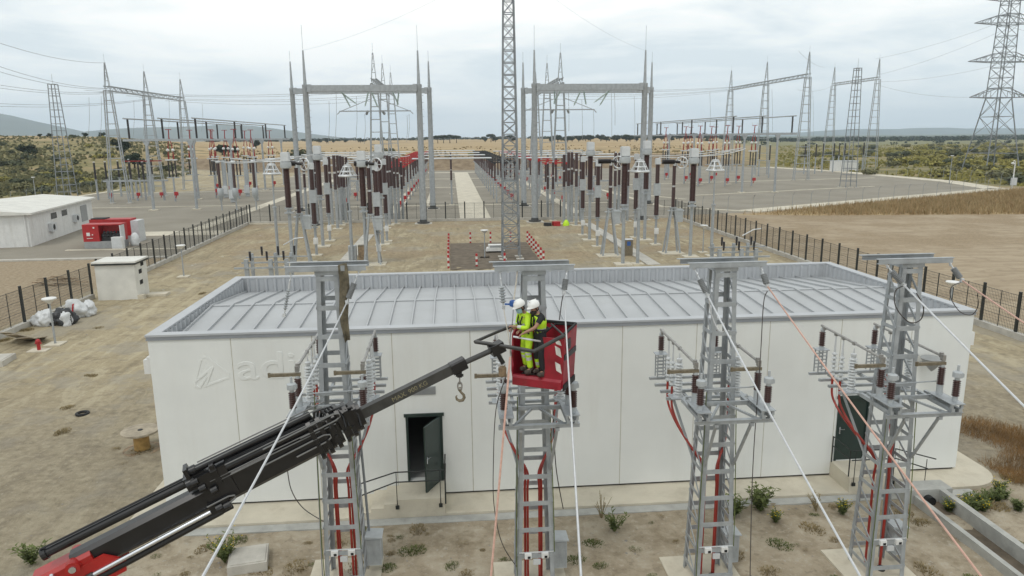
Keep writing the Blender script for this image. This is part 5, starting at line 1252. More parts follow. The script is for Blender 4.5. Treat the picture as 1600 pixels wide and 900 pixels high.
place(proto_cb(), [(u, v, t, "brown two-stage " + l) for u, v, t, l in CBs], 9.3, "two-stage breaker poles")
DIs = [(473, 412, 248, "trestle isolator with corona wheel, outer west line"), (583, 414, 248, "trestle isolator with corona wheel, inner west line"), (952, 400, 245, "trestle isolator with corona wheel, inner east line"), (1049, 396, 246, "trestle isolator with corona wheel, outer east line")]
place(proto_dis(), [(u, v, t, "grey and brown " + l) for u, v, t, l in DIs], 9.72, "trestle isolators with corona wheels")
RPs = [(435, 402, 252, "slim post topped by a white ring cage at the sandy track"), (551, 413, 254, "slim post topped by a white ring cage in the west bay middle"), (996, 413, 246, "slim post topped by a white ring cage in front of the east portal column"), (1111, 400, 246, "slim post topped by a white ring cage by the brown field fence")]
place(proto_ringpost(), RPs, 10.3, "posts with white ring cages")
SUs = []
for i, (u, v, t) in enumerate([(528, 358, 241), (533, 352, 241), (537, 347, 242), (604, 357, 241), (609, 352, 241), (613, 346, 242), (888, 352, 236), (893, 348, 236), (900, 353, 237), (960, 352, 237), (966, 347, 237), (630, 345, 252), (864, 345, 252), (520, 352, 243), (541, 349, 243), (546, 345, 244), (619, 350, 244), (624, 346, 246), (881, 350, 240), (907, 347, 240), (972, 349, 240), (980, 346, 241), (856, 342, 254), (497, 350, 244), (480, 346, 246)]):
    SUs.append((u, v, t, "slim two-stage brown bus support in a cluster just before the rear fence"))
place(proto_support(), SUs, 9.6, "bus supports before the rear fence")
# flexible and rigid links between the gear
def link(label, pts, r, mat, sag=.3, name="bus_conductor", group="flexible links between the yard gear"):
    return tag(MB().path(sag_pts(pts[0], pts[1], sag, 8), r, 6).build(name, mat, smooth=True), label, "conductor", group)
for (ua, va, ya, ub, vb, yb, lb) in ((470, 250, 71, 452, 247, 67, "thick grey link between wheel and transformer, outer west line"), (578, 249, 71, 566, 246, 67.5, "thick grey link between wheel and transformer, inner west line"), (962, 250, 70, 976, 246, 64, "thick grey link between wheel and transformer, inner east line"), (1060, 250, 71, 1082, 246, 68, "thick grey link between wheel and transformer, outer east line"),
        (1010, 244, 84, 1160, 231, 110, "long pale conductor from the east transformers to the pantographs"), (1085, 244, 68, 1165, 232, 112, "pale conductor rising from the outermost east transformer"), (1030, 246, 80, 1140, 236, 112, "pale conductor from the east breaker to the yard"), (455, 246, 68, 330, 251, 112, "pale conductor from the outermost west transformer to the yard"), (500, 240, 80, 372, 249, 115, "long pale conductor from the rear west transformer to the yard"),
        (925, 236, 79, 880, 240, 130, "pale conductor from the rear east transformer to the red isolators"), (600, 238, 79, 640, 243, 130, "pale conductor from the rear west transformer to the red isolators"), (440, 246, 78, 350, 254, 118, "pale conductor running low to the barrel units")):
    link(lb, (at(ua, va, ya), at(ub, vb, yb)), .05, "pale_metal", .3)
# cable cabinets, small busbar stands
cc = thing("steel_kiosk", "bare steel kiosk with blue sign beside the trench cover", "kiosk", (*gp(980, 399).xy, 0)); MB().bb(-.45, .45, -.35, .35, .05, 1.55).build("body", "brass", cc); MB().box((.05, -.36, 1.2), (.34, .015, .4)).build("blue_sign", "blue_plastic", cc); MB().bb(-.5, .5, -.4, .4, 1.55, 1.6).build("roof", "pale_metal", cc)
for u, v, lb in ((552, 412, "slim grey cabinet at the foot of the ringed post"), (567, 411, "brownish cabinet at the foot of the inner west transformer")):
    c = thing("cable_cabinet", lb, "cabinet", (*gp(u, v).xy, 0)); MB().bb(-.35, .35, -.3, .3, .05, 1.7).build("body", "equipment_grey" if u < 560 else "brass", c); MB().bb(-.3, .3, -.315, -.301, .15, 1.6).build("door", "louvre_grey" if u < 560 else "wood", c)
def mv_stand(label, x, y, z, L):
    t = thing("busbar_stand", label, "busbar stand", (x, y, 0)); f = MB()
    for xx in (-L * .4, .05 * L, L * .35): f.bb(xx - .13, xx + .13, -.12, .12, 0, z).bb(xx - .1, xx + .1, 1.4, 1.6, 0, z + .2)
    f.bb(-L * .62, L * .62, -.22, -.13, z - .62, z - .5).bb(-L * .5, L * .7, 1.3, 1.38, z - .1, z - .02).bb(-L * .5, L * .5, .121, .2, z - .3, z - .2).build("frame", "galvanised_steel", t)
    for i in range(3):
        for yy, dx in ((0, 0), (1.5, .42)):
            MB().insul((-1.15 + 1.12 * i + dx, yy, z + .1 + .12 * (yy > 0)), .46, .1, .05).lathe([(.06, -.1), (.06, .1)], (-1.15 + 1.12 * i + dx, yy, z + .02 + .12 * (yy > 0)), 8).build("insulator", "black_insulator", t, smooth=True)
    MB().path([(.8, 1.5, z + .75), (1.6, 1.4, z + 1.2), (2.2, 1.5, z + 1.25)], .04).build("busbar", "pale_metal", t)
p_ = at(418, 405, 50); mv_stand("small busbar stand with six black insulators at the sandy track side", p_.x, 50, p_.z, 3.6)
p_ = at(1155, 389, 50); mv_stand("small busbar stand with six black insulators at the brown field side", p_.x, 50, p_.z, 3.6)

# ---- excavated plot ringed by striped bollards
struct(MB().bb(-.3, 8.0, 62, 78, -.1, .10), "plot_ground", "excavated_soil_and_drain_shade")
bo = thing("striped_bollard", "", "bollard"); BH_ = 1.25
for i in range(5): MB().tube((0, 0, BH_ * i / 5), (0, 0, BH_ * (i + 1) / 5), .10, n=10).build("band", "red_paint" if i % 2 == 0 else "tape_white", bo, smooth=True)
used = []; spots = []
for i in range(7): spots.append((-.45, 63.0 + 2.45 * i, "red and white striped bollard in the row nearest the west bay"))
for i in range(8): spots.append((8.15, 64.2 + 2.0 * i, "red and white striped bollard in the row nearest the east bay"))
for x_ in (1.9, 4.1, 6.3): spots.append((x_, 78.3, "red and white striped bollard along the far edge of the dark plot"))
for x_ in (2.05, 4.55): spots.append((x_, 63.4, "red and white striped bollard poking up just behind the roof parapet"))
for x_, y_, lb in spots: first_or_dup(bo, used, (x_, y_, 0), 0, lb, lb.replace("red and white striped bollard", "striped bollards"))
wb = thing("white_unit", "white box unit on a low stand on the excavated plot", "unit", (4.2, 71.4, 0)); MB().extr([(-.85, -.5, .55), (.85, -.5, .55), (.95, -.5, .25), (-.95, -.5, .25)], (0, 1.0, 0)).bb(-.7, .7, -.4, .4, .551, .85).build("body", "white_paint", wb); MB().bb(-.55, .55, -.415, -.40, .6, .8).build("panel", "louvre_grey", wb); MB().bb(-.6, .6, -.3, .3, 0, .25).build("stand", "rubber_black", wb)

# ---- rows of isolators behind the rear fence
def proto_row(armmat):
    t = thing("row_isolator", "", "isolator"); f = MB()
    for x in (-1.5, 1.5): f.bb(x - .12, x + .12, -.12, .12, 0, 3.6)
    f.bb(-2.1, 2.1, -.15, .15, 3.6, 3.85).beam((-1.4, 0, .6), (1.4, 0, 3.4), .07).beam((1.4, 0, .6), (-1.4, 0, 3.4), .07); f.build("frame", "galvanised_steel", t)
    for x in (-1.75, 0, 1.75): MB().insul((x, 0, 3.9), 2.9, .17, .16, None, 8, .8).build("insulator", "brown_porcelain", t)
    MB().bb(-2.3, 2.3, -.2, .0, 6.98, 7.16).bb(-2.3, 2.3, .25, .42, 6.98, 7.16).bb(-2.2, -2.0, .0, .25, 6.981, 7.1).bb(-1.95, -1.55, -.2, .2, 6.8, 6.98).bb(1.55, 1.95, -.2, .2, 6.8, 6.98).bb(-.2, .2, -.2, .2, 6.8, 6.978).build("arm", armmat, t)
    b = MB(); redbox(b, 1.2, -.35, 1.3); b.build("drive_box", "red_paint", t)
    return t
for x_, y0, y1, n_, am, rowl in ((-9.3, 117, 240, 13, "red_paint", "red armed isolator in the row behind the west portal's inner column"), (-19.0, 124, 240, 10, "pale_metal", "pale armed isolator in the row behind the west portal's outer column"), (9.4, 128, 240, 13, "plastic_black", "dark armed isolator in the row beside the concrete walkway"),
                                 (17.6, 122, 240, 11, "red_paint", "red armed isolator in the row behind the central lattice mast"), (26.2, 126, 240, 9, "pale_metal", "pale armed isolator in the row behind the east portal's outer column")):
    pr = proto_row(am); used = []
    for i in range(n_): first_or_dup(pr, used, (x_, y0 + (y1 - y0) * i / (n_ - 1), 0), 0, rowl, rowl.replace("isolator in", "isolators in"))
for i, (y_, x0, x1) in enumerate(((133, -7, 7.4), (158, -7, 7.4), (184, -7, 7.2), (215, -7, 7), (127, -34, -21), (146, -36, -11), (163, -36, -11), (181, -36, -11), (205, -36, -11), (130, 11.6, 34), (150, 11.6, 36), (172, 11.6, 36), (198, 11.6, 36))):
    for d_ in (0, 2.2): tag(MB().tube((x0, y_ + d_, 7.7), (x1, y_ + d_, 7.7), .10, n=8).build("bus_tube", "pale_metal", smooth=True), "pale bus tube spanning between the red and the dark isolator rows over the walkway" if abs(x0) == 7 else "pale bus tube crossing the west isolator rows" if x0 < 0 else "pale bus tube crossing the east isolator rows", "bus tube", "bus tubes over the walkway" if abs(x0) == 7 else "bus tubes over the west rows" if x0 < 0 else "bus tubes over the east rows")
cp = proto_support(); cp.name = "central_support"; used = []
for y_ in (126, 150, 182): first_or_dup(cp, used, (.0, y_, 0), 0, "brown bus support standing alone beside the concrete walkway", "bus supports beside the walkway", .82)

# ---- pantograph yards on both sides
def proto_panto():
    t = thing("pantograph_isolator", "", "isolator")
    MB().lathe([(.17, .1), (.15, 4.0)], n=8).bb(-1.0, 1.0, -.12, .12, 4.0, 4.15).build("post", "galvanised_steel", t)
    for x in (-.55, .0, .55): MB().insul((x, 0, 4.15), 2.7 if x else 2.5, .14, .15, None, 8, .8).build("insulator", "black_insulator", t)
    MB().bb(-.95, .95, -.16, .16, 6.9, 7.1).build("base_beam", "pale_metal", t)
    for x in (-.4, .4): MB().lathe([(.12, 7.1), (.12, 7.9)], (x, 0, 0), 8).build("drive_column", "pantograph_red", t)
    [MB().lathe([(.05, -.26), (.27, -.1), (.27, .1), (.05, .26)], (sx_ * .42, 0, 8.6), 10).build("joint_cover", "white_paint", t, smooth=True) for sx_ in (-1, 1)]
    a = MB()
    for sx in (-1, 1): a.beam((sx * .40, 0, 7.9), (sx * .30, 0, 9.3), .13).beam((sx * .30, 0, 9.3), (sx * .05, 0, 10.6), .10)
    a.beam((-.05, 0, 10.5), (.05, 0, 11.9), .13).bb(-.5, .5, -.08, .08, 11.9, 12.0); a.build("scissor_arm", "pantograph_red", t)
    MB().path([(-.45, 0, 12.0), (-.5, 0, 12.5)], .03).path([(.45, 0, 12.0), (.5, 0, 12.5)], .03).build("contact", "pale_metal", t)
    b = MB(); redbox(b, .35, -.3, 1.4); b.build("drive_box", "red_paint", t)
    return t
pp = proto_panto(); used = []
def rail_yard(side, xs3, ysup, ypan, xcols, lab):
    for i, x in enumerate(xs3):
        tb = thing("overhead_bus", "%s overhead bus tube on black insulators, %s" % (("first", "second", "third")[i], lab), "bus tube", (x, ysup[0], 14.9), 0, "overhead bus tubes " + lab)
        MB().tube((0, -1.5, 0), (0, ysup[-1] - ysup[0] + 1.5, 0), .11, n=8).build("tube", "galvanised_steel", tb)
        for y in ysup: MB().insul((0, y - ysup[0], -3.2), 3.1, .19, .16, None, 8, .8).build("insulator", "black_insulator", tb)
        for j, y in enumerate(ypan[i]): first_or_dup(pp, used, (x, y, 0), 0, "red pantograph isolator under the overhead bus tubes " + lab, "pantograph isolators " + lab, 1.12)
    for j, y in enumerate(ysup):
        t = thing("bus_gantry", "%s T-headed bus beam %s" % (("first", "second", "third", "fourth")[j], lab), "gantry", (xs3[0], y, 0), 0, "bus beams " + lab)
        a, b = min(xs3) - 1 - xs3[0], max(xs3) + 1 - xs3[0]
        MB().bb(a, b, -.2, .2, 11.3, 11.65).build("beam", "galvanised_steel", t)
        for xc in xcols:
            c = MB().lathe([(.24, .1), (.2, 10.6)], (xc - xs3[0], 0, 0), 10).extr([(xc - xs3[0] - .2, -.15, 10.5), (xc - xs3[0] + .2, -.15, 10.5), (xc - xs3[0] + .55, -.15, 11.3), (xc - xs3[0] - .55, -.15, 11.3)], (0, .3, 0)).build("column", "galvanised_steel", t)
            MB().box((xc - xs3[0], 0, .06), (1.3, 1.3, .2)).build("footing", "concrete_pale", c)
pa, pb, pc = (at(u, 231, 125).x for u in (204, 257, 309)); rail_yard(-1, (pa, pb, pc), (125, 147, 171, 190), ((142, 153, 167), (149, 158, 173), (146, 158, 174)), (pa + 2.6, pb + 4.2), "in the yard by the scrub hillside")
pa, pb, pc = (at(u, 209, 141).x for u in (1237, 1190, 1145)); rail_yard(1, (pa, pb, pc), (141, 166, 191, 215), ((159, 168, 183), (159, 169, 184), (160, 170, 186)), (pa - 2.8, pb - 3.4), "in the yard by the brown field")
# heavier breakers in the west yard
br_ = thing("barrel_breaker", "", "breaker")
MB().lathe([(.12, .1), (.12, 1.6), (.2, 1.7), (.42, 2.4), (.5, 2.5), (.5, 3.5), (.4, 3.7)], n=14).build("barrel", "equipment_grey", br_, smooth=True); MB().insul((0, 0, 3.7), 4.0, .26, .16, None, 10, .8).build("insulator", "brown_porcelain", br_); MB().lathe([(.3, 7.7), (.4, 7.9), (.3, 8.1)], n=10).build("cap", "pale_metal", br_)
used = []
for u, lb in ((345, "brown insulator on a pale barrel, the one closest to the scrub hillside"), (368, "brown insulator on a pale barrel, middle of three"), (399, "brown insulator on a pale barrel, the one closest to the west portal")):
    first_or_dup(br_, used, (*at(u, 305, 122).xy, 0), 0, lb, "barrel breakers in the west yard")
hp_ = thing("grey_hv_column", "", "post"); MB().lathe([(.42, .1), (.42, 7.2), (.5, 7.25), (.5, 7.5)], n=12).build("column", "equipment_grey", hp_); MB().bb(-.5, .5, -.6, -.4, .8, 2.4).build("drive_box", "pale_metal", hp_)
used = []
for u, y_, lb in ((352, 150, "thick pale column among the pantographs"), (362, 138, "thick grey column behind the barrel breakers"), (386, 152, "thick pale column near the west portal"), (399, 141, "grey column with drive box near the west portal")):
    first_or_dup(hp_, used, (*at(u, 290, y_).xy, 0), 0, lb, "thick grey columns in the west yard")
# line entry supports
def entry_row(lab, pts, h, red):
    pr = thing("entry_support", "", "post insulator"); MB().lathe([(.2, .05), (.18, h * .52)], n=8).box((0, 0, h * .53), (.5, .5, .1)).build("post", "galvanised_steel", pr); MB().insul((0, 0, h * .54), h * .44, .22, .17, None, 8, .8).build("insulator", "black_insulator", pr)
    MB().box((0, 0, h), (.3, .3, .14)).build("cap", "pale_metal", pr); used = []
    for x, y in pts: first_or_dup(pr, used, (x, y, 0), 0, "black post insulator on a grey column, " + lab, "post insulators " + lab)
pts = [(at(u, 290, y_).x, y_) for u, y_ in ((151, 150), (168, 152), (188, 158), (206, 150), (219, 154), (226, 147), (233, 160), (205, 170), (240, 172))]
entry_row("beside the hillside gantry", pts, 7.4, True)
fb = thing("isolator_rack", "long grey steel frame with red arms beside the hillside gantry", "frame", (at(212, 283, 146).x, 146, 0)); f = MB()
for x in (-5, 0, 5): f.bb(x - .15, x + .15, -.15, .15, 0, 3.7)
f.bb(-6, 6, -.2, .2, 3.7, 4.0).build("frame", "galvanised_steel", fb); MB().bb(-2.2, 5.2, -.12, .12, 7.5, 7.68).build("arm", "pantograph_red", fb); b = MB()
for x in (-4.6, .4, 4.7): redbox(b, x, -.4, 1.3)
b.build("drive_box", "red_paint", fb)
entry_row("below the two column gantry", [(at(u, 240, y_).x, y_) for u, y_ in ((1258, 205), (1275, 205), (1286, 212), (1303, 212), (1311, 218), (1320, 212), (1349, 225), (1203, 188), (1187, 196))], 8.8, False)
# container, cameras and lamps on the east side
ct = thing("site_container", "white corrugated container behind the lattice mast", "container", (*gp(1321, 268).xy, 0)); c_ = MB().bb(-3.9, 3.9, 0, 2.4, .1, 3.2)
for i in range(24): c_.bb(-3.8 + .32 * i, -3.66 + .32 * i, -.05, 0.0, .2, 3.1)
c_.build("body", "white_paint", ct); MB().bb(-3.95, 3.95, -.06, 2.45, 3.2, 3.3).build("roof", "pale_metal", ct)
cm = thing("camera_post", "white camera post with control box at the kerb corner", "camera post", (*gp(1581, 296).xy, 0)); MB().lathe([(.12, 0), (.10, 5.2)], n=10).build("post", "white_paint", cm); MB().path([(0, 0, 5.2), (0, 0, 5.6), (-.3, -.1, 5.75), (-.6, -.2, 5.6)], .08).lathe([(.05, 0), (.28, .12), (.28, .35), (.1, .45)], (-.65, -.2, 5.0), 12).build("camera", "white_paint", cm, smooth=True); MB().box((0, -.25, 1.6), (1.0, .5, 1.5)).build("control_box", "pale_metal", cm)
lm_ = thing("lamp_post", "slim grey lamp post at the gravel yard's scrub edge", "lamp", (*gp(1483, 288).xy, 0)); MB().lathe([(.09, 0), (.06, 6.3)], n=8).build("post", "wire_grey", lm_); MB().box((0, 0, 6.35), (.5, .4, .15)).build("lamp_head", "white_paint", lm_)
lm_ = thing("lamp_post", "slim grey lamp post on the hillside edge", "lamp", (*gp(57, 315).xy, 0)); MB().lathe([(.09, 0), (.06, 4.6)], n=8).build("post", "wire_grey", lm_); MB().box((0, 0, 4.7), (.5, .4, .15)).build("lamp_head", "white_paint", lm_)
# ---- overhead lines
def line(lb, a, b, sag, r=.035, grp=None): return tag(MB().path(sag_pts(a, b, sag, 18), r, 5).build("overhead_line", "wire_grey", smooth=True), lb, "power line", grp)
for y_ in (131, 136, 147, 153, 166):
    line("high conductor strung from the hillside gantry to the gantry behind the west portal", (-61, y_, 19.8), (-12, y_ - 1, 19.8), 1.0, .03, "conductors above the west yard")
    line("high conductor strung from the gantry behind the east portal to the long east gantry", (18.6, y_, 19.8), (88, y_ + 55, 25.0), 1.2, .03, "conductors above the east yard")
for ua, va, ya, ub, vb, yb, lb in ((165, 98, 140, -60, 46, 90, "shield wire leaving the hillside gantry's first peak"), (167, 138, 140, -60, 82, 95, "upper conductor leaving the hillside gantry at the frame edge"), (169, 139, 141, -60, 93, 97, "second conductor leaving the hillside gantry at the frame edge"), (200, 142, 148, -60, 122, 110, "third conductor leaving the hillside gantry"), (204, 143, 148, -60, 128, 112, "fourth conductor leaving the hillside gantry"), (250, 152, 160, -60, 158, 125, "lowest conductor leaving the hillside gantry"), (252, 153, 160, -60, 163, 125, "lower twin conductor leaving the hillside gantry"),
                               (1372, 117, 225, 1565, 48, 207, "conductor from the two column gantry to the pylon's upper arm"), (1372, 128, 226, 1555, 102, 207, "conductor from the two column gantry to the pylon's middle arm"), (1372, 133, 227, 1512, 152, 207, "conductor from the two column gantry to the pylon's lowest arm"),
                               (1368, 92, 225, 1575, 30, 207, "shield wire from the two column gantry to the pylon"), (1290, 105, 250, 1248, 80, 177, "shield wire between the two east gantries"), (1300, 134, 250, 1246, 140, 177, "conductor between the two east gantries"), (1560, 37, 207, 1760, 70, 180, "outgoing conductor beyond the pylon, upper"), (1590, 95, 207, 1760, 130, 180, "outgoing conductor beyond the pylon, lower")):
    line(lb, at(ua, va, ya), at(ub, vb, yb), 1.0, .03)
line("shield wire from the central mast to the west portal rod", (5.45, 67.6, 26.5), at(472, 79, 98), .9, .009); line("shield wire from the central mast to the east portal rod", (5.45, 67.6, 26.5), at(1008, 79, 97.6), .9, .009)
for u, vt, vb, y_, lb in ((139, 152, 215, 146, 0), (158, 150, 213, 146, 0), (209, 157, 214, 155, 0), (225, 155, 212, 155, 0), (264, 155, 208, 165, 0), (287, 158, 206, 168, 0), (316, 162, 206, 172, 0), (525, 140, 215, 118, 1), (514, 158, 225, 112, 1), (557, 150, 222, 122, 1), (570, 178, 225, 124, 1), (636, 180, 222, 126, 1), (639, 178, 215, 126, 1), (888, 142, 205, 116, 2), (909, 155, 218, 118, 2), (927, 172, 212, 124, 2), (955, 145, 215, 116, 2), (960, 145, 196, 114, 2), (991, 150, 222, 128, 2), (1109, 143, 200, 170, 3), (1140, 140, 196, 172, 3), (1192, 142, 196, 168, 3), (1206, 140, 205, 164, 3), (1270, 142, 213, 200, 3), (1325, 180, 205, 220, 3)):
    tag(MB().path([at(u, vt, y_), at(u + 1, (vt + vb) / 2, y_), at(u + 3 * (1 if u > 703 else -1) * (.3), vb, y_)], .03, 5).build("dropper", "wire_grey"), "thin vertical dropper wire hanging " + ("over the hillside yard", "under the west pipe portal", "under the east pipe portal", "over the brown field side yard")[lb], "power line", ("droppers over the hillside yard", "droppers under the west portal", "droppers under the east portal", "droppers over the east yard")[lb])
# ------------------------------------------------------------------ vegetation
def leaf_cloud(mb, c, r, n, s, rnd, flat=0):
    c = Vector(c)
    for _ in range(n):
        while True:
            q = Vector((rnd.uniform(-1, 1), rnd.uniform(-1, 1), rnd.uniform(-1, 1)))
            if .25 < q.length < 1: break
        if rnd.random() < .65: q = q.normalized() * rnd.uniform(.72, 1.06)
        p = c + Vector((q.x * r[0], q.y * r[1], q.z * r[2]))
        nrm = (q + Vector((rnd.uniform(-.8, .8), rnd.uniform(-.8, .8), rnd.uniform(-.4, 1)))).normalized()
        a = nrm.orthogonal().normalized(); a = Quaternion(nrm, rnd.uniform(0, 6.28)) @ a; b = nrm.cross(a); z = s * rnd.uniform(.6, 1.3)
        mb._add([p - a * z - b * z * .5, p + a * z - b * z * .5, p + a * z * .6 + b * z * .6, p - a * z * .7 + b * z * .5], [(0, 1, 2, 3)])
def bush_mesh(seed, mat, n=420, lobes=6, s=.13):
    rnd = random.Random(seed); mb = MB()
    for i in range(lobes):
        a = rnd.uniform(0, 6.28); d = rnd.uniform(0, .75) if i else 0
        leaf_cloud(mb, (d * math.cos(a), d * math.sin(a), rnd.uniform(.35, .75)), (rnd.uniform(.35, .6), rnd.uniform(.35, .6), rnd.uniform(.35, .55)), n // lobes, s, rnd)
    for i in range(4): a = rnd.uniform(0, 6.28); mb.beam((0, 0, -.1), (.5 * math.cos(a), .5 * math.sin(a), .6), .05)
    return mb
protos = {}
for k, mat in enumerate(("scrub_leaf", "broom_leaf", "olive_leaf")): protos[mat] = [bush_mesh(20 + 7 * k + j, mat) for j in range(2)]
pm = {k: [mb.build("scrub_bush", k) for mb in v] for k, v in protos.items()}
for v in pm.values():
    for o in v: COL.objects.unlink(o)
rnd = random.Random(5)
def bush(mat, x, y, s, lb, grp, hz_=1.0):
    o = pm[mat][rnd.randrange(2)].copy(); COL.objects.link(o); o.location = (x, y, height(x, y) - .1 * s); o.rotation_euler = (0, 0, rnd.uniform(0, 6.28)); o.scale = (s * rnd.uniform(.8, 1.3), s * rnd.uniform(.8, 1.3), s * hz_ * rnd.uniform(.75, 1.1))
    return tag(o, lb, "bush", grp)
cnt = 0; tries = 0
LB = {"scrub_leaf": "dark green bush on the scrubby hillside", "broom_leaf": "yellowish green bush on the scrubby hillside", "olive_leaf": "grey green bush on the scrubby hillside"}
while cnt < 120 and tries < 9000:
    tries += 1; y = 158 * (430 / 158) ** (rnd.random() ** 1.15); a = rnd.uniform(-.74, -.36); x = a * y
    if x > -82 and y < 240: continue
    if noise.noise((x * .03, y * .022, 4)) + rnd.uniform(-.3, .3) < (-.05 if y < 290 else .16): continue
    m_ = rnd.choices(("scrub_leaf", "olive_leaf", "broom_leaf"), (.6, .2, .2))[0]
    bush(m_, x, y, rnd.uniform(1.1, 2.7), LB[m_], LB[m_].replace("bush on", "bushes on"), .85); cnt += 1
LB2 = {"scrub_leaf": "dark green bush in the flat scrub around the pylon", "broom_leaf": "yellowish green bush in the flat scrub around the pylon", "olive_leaf": "grey green bush in the flat scrub around the pylon"}
cnt = 0; tries = 0
while cnt < 165 and tries < 9000:
    tries += 1; y = 146 * (720 / 146) ** (rnd.random() ** .95); a = rnd.uniform(.5, .84); x = a * y
    if x < 123 and y < 262: continue
    if noise.noise((x * .02, y * .02, 9)) + rnd.uniform(-.4, .4) < -.12: continue
    m_ = rnd.choices(("scrub_leaf", "olive_leaf", "broom_leaf"), (.22, .26, .52))[0]
    bush(m_, x, y, rnd.uniform(1.0, 3.0) * (1 + y / 900), LB2[m_], LB2[m_].replace("bush in", "bushes in"), .8); cnt += 1
for x, y, s, m_ in ((117.5, 196, 2.2, "olive_leaf"), (-24, 292, 3.2, "scrub_leaf"), (-30, 300, 2.6, "scrub_leaf"), (-36, 296, 2.4, "scrub_leaf"), (14, 300, 2.3, "broom_leaf"), (8, 296, 1.6, "broom_leaf"), (29, 305, 1.8, "broom_leaf"), (-58, 286, 3.4, "scrub_leaf"), (-52, 292, 3.2, "scrub_leaf")):
    bush(m_, x, y, s, "low bush standing out at the golden field's near edge" if x < 100 else "grey green bush beside the white container", "bushes at the golden field edge" if x < 100 else None)
# low growth filling the scrub
def growth(name, mat, fn, n, s, lb):
    mb = MB(); r = random.Random(name)
    k = 0
    while k < n:
        p = fn(r)
        if p is None: continue
        x, y = p; z = height(x, y); q = s * r.uniform(.5, 1.5); k += 1
        for j in range(3):
            a = r.uniform(0, 6.28); dx, dy = math.cos(a) * q, math.sin(a) * q
            mb._add([(x - dx, y - dy, z - .05), (x + dx, y + dy, z - .05), (x + dx * .6 + dy * .4, y + dy * .6 - dx * .4, z + q * r.uniform(.5, 1.2)), (x - dx * .5, y - dy * .5, z + q * r.uniform(.7, 1.2))], [(0, 1, 2, 3)])
    o = mb.build(name, mat); tag(o, None, None, None, "stuff"); return o
def gl(r):
    y = 156 * (440 / 156) ** r.random(); a = r.uniform(-.76, -.34); x = a * y
    if (x > -81 and y < 245) or noise.noise((x * .03, y * .022, 4)) + r.uniform(-.3, .3) < -.12: return None
    return x, y
def gr(r):
    y = 146 * (800 / 146) ** r.random(); a = r.uniform(.46, .86); x = a * y
    if (x < 121 and y < 262) or noise.noise((x * .02, y * .02, 9)) + r.uniform(-.4, .4) < -.25: return None
    return x, y
growth("hillside_undergrowth", "olive_leaf", gl, 4200, .6, ""); growth("scrub_undergrowth", "broom_leaf", gr, 3800, .6, "")
def gd(r):
    y = 276 + 300 * r.random() ** 2; a = r.uniform(-.3, .4); x = a * y
    return (x, y) if noise.noise((x * .04, y * .03, 1)) + r.uniform(-.2, .2) > .12 else None
growth("field_weeds", "weed_dry", gd, 900, .5, "")
# rust coloured dry grass on the slope under the yard kerb
def blades(name, mat, n, sampler, h, w_, seed, lean=.35, kind="stuff"):
    r = random.Random(seed); mb = MB(); k = 0
    while k < n:
        p = sampler(r)
        if p is None: continue
        x, y = p; z = height(x, y) - .02; hh = h * r.uniform(.5, 1.25); a = r.uniform(0, 6.28); b = r.uniform(0, 6.28); ln = hh * r.uniform(.05, lean); k += 1
        dx, dy = math.cos(a) * w_, math.sin(a) * w_
        mb._add([(x - dx, y - dy, z), (x + dx, y + dy, z), (x + math.cos(b) * ln, y + math.sin(b) * ln, z + hh)], [(0, 1, 2)])
    o = mb.build(name, mat); o["kind"] = kind; return o
def inpoly(x, y, P):
    c = False; j = len(P) - 1
    for i in range(len(P)):
        if (P[i][1] > y) != (P[j][1] > y) and x < (P[j][0] - P[i][0]) * (y - P[i][1]) / (P[j][1] - P[i][1]) + P[i][0]: c = not c
        j = i
    return c
PB = [(41, 101.5), (52, 98.5), (66, 97), (82, 95), (108, 92), (128, 112), (128, 141), (112, 135.4), (60, 110)]
def sb(r):
    x, y = r.uniform(41, 128), r.uniform(92, 141)
    if not inpoly(x, y, PB) or r.random() > sstep(40, 62, x) * .9 + .1: return None
    return (x, y)
blades("dry_slope_grass", "grass_rust", 21000, sb, .85, .06, 3, .8)
blades("dry_slope_grass", "weed_dry", 9000, sb, .95, .05, 4, .8)
struct(MB().sheet(PB, .011), "slope_ground", "grass_rust")
# weeds on the dirt around the building
def tuft_mesh(seed, n, h, sp, w_):
    r = random.Random(seed); mb = MB()
    for _ in range(n):
        a = r.uniform(0, 6.28); d = sp * r.random() ** .6; x, y = d * math.cos(a), d * math.sin(a); hh = h * r.uniform(.5, 1.2) * (1.1 - .5 * d / sp); b = a + r.uniform(-1, 1); ln = hh * r.uniform(.2, .7); q = r.uniform(0, 6.28)
        dx, dy = math.cos(q) * w_, math.sin(q) * w_; mx_, my_ = x + math.cos(b) * ln * .4, y + math.sin(b) * ln * .4
        mb._add([(x - dx, y - dy, -.01), (x + dx, y + dy, -.01), (mx_ + dx * .7, my_ + dy * .7, hh * .6), (mx_ - dx * .7, my_ - dy * .7, hh * .6), (x + math.cos(b) * ln, y + math.sin(b) * ln, hh)], [(0, 1, 2, 3), (3, 2, 4)])
    return mb
tp = {}
for k, (mat, lb) in enumerate((("weed_green", "low green weed tuft on the gritty dirt before the building"), ("weed_dry", "low dry straw tuft on the gritty dirt before the building"))):
    tp[mat] = ([tuft_mesh(50 + k * 5 + j, 260, .13, .30, .011).build("weed_tuft", mat) for j in range(3)], lb)
    for o in tp[mat][0]: COL.objects.unlink(o)
r = random.Random(12)
def tuft(mat, x, y, s, lb=None, grp=None):
    o = tp[mat][0][r.randrange(3)].copy(); COL.objects.link(o); o.location = (x, y, relief_z(x, y) - .01 if 8 < y and -27 < x < 31 else 0); o.rotation_euler = (0, 0, r.uniform(0, 6.28)); o.scale = (s * r.uniform(.8, 1.5), s * r.uniform(.8, 1.2), s * r.uniform(.5, .9))
    tag(o, lb or tp[mat][1], "weed", grp or tp[mat][1].replace("tuft", "tufts"))
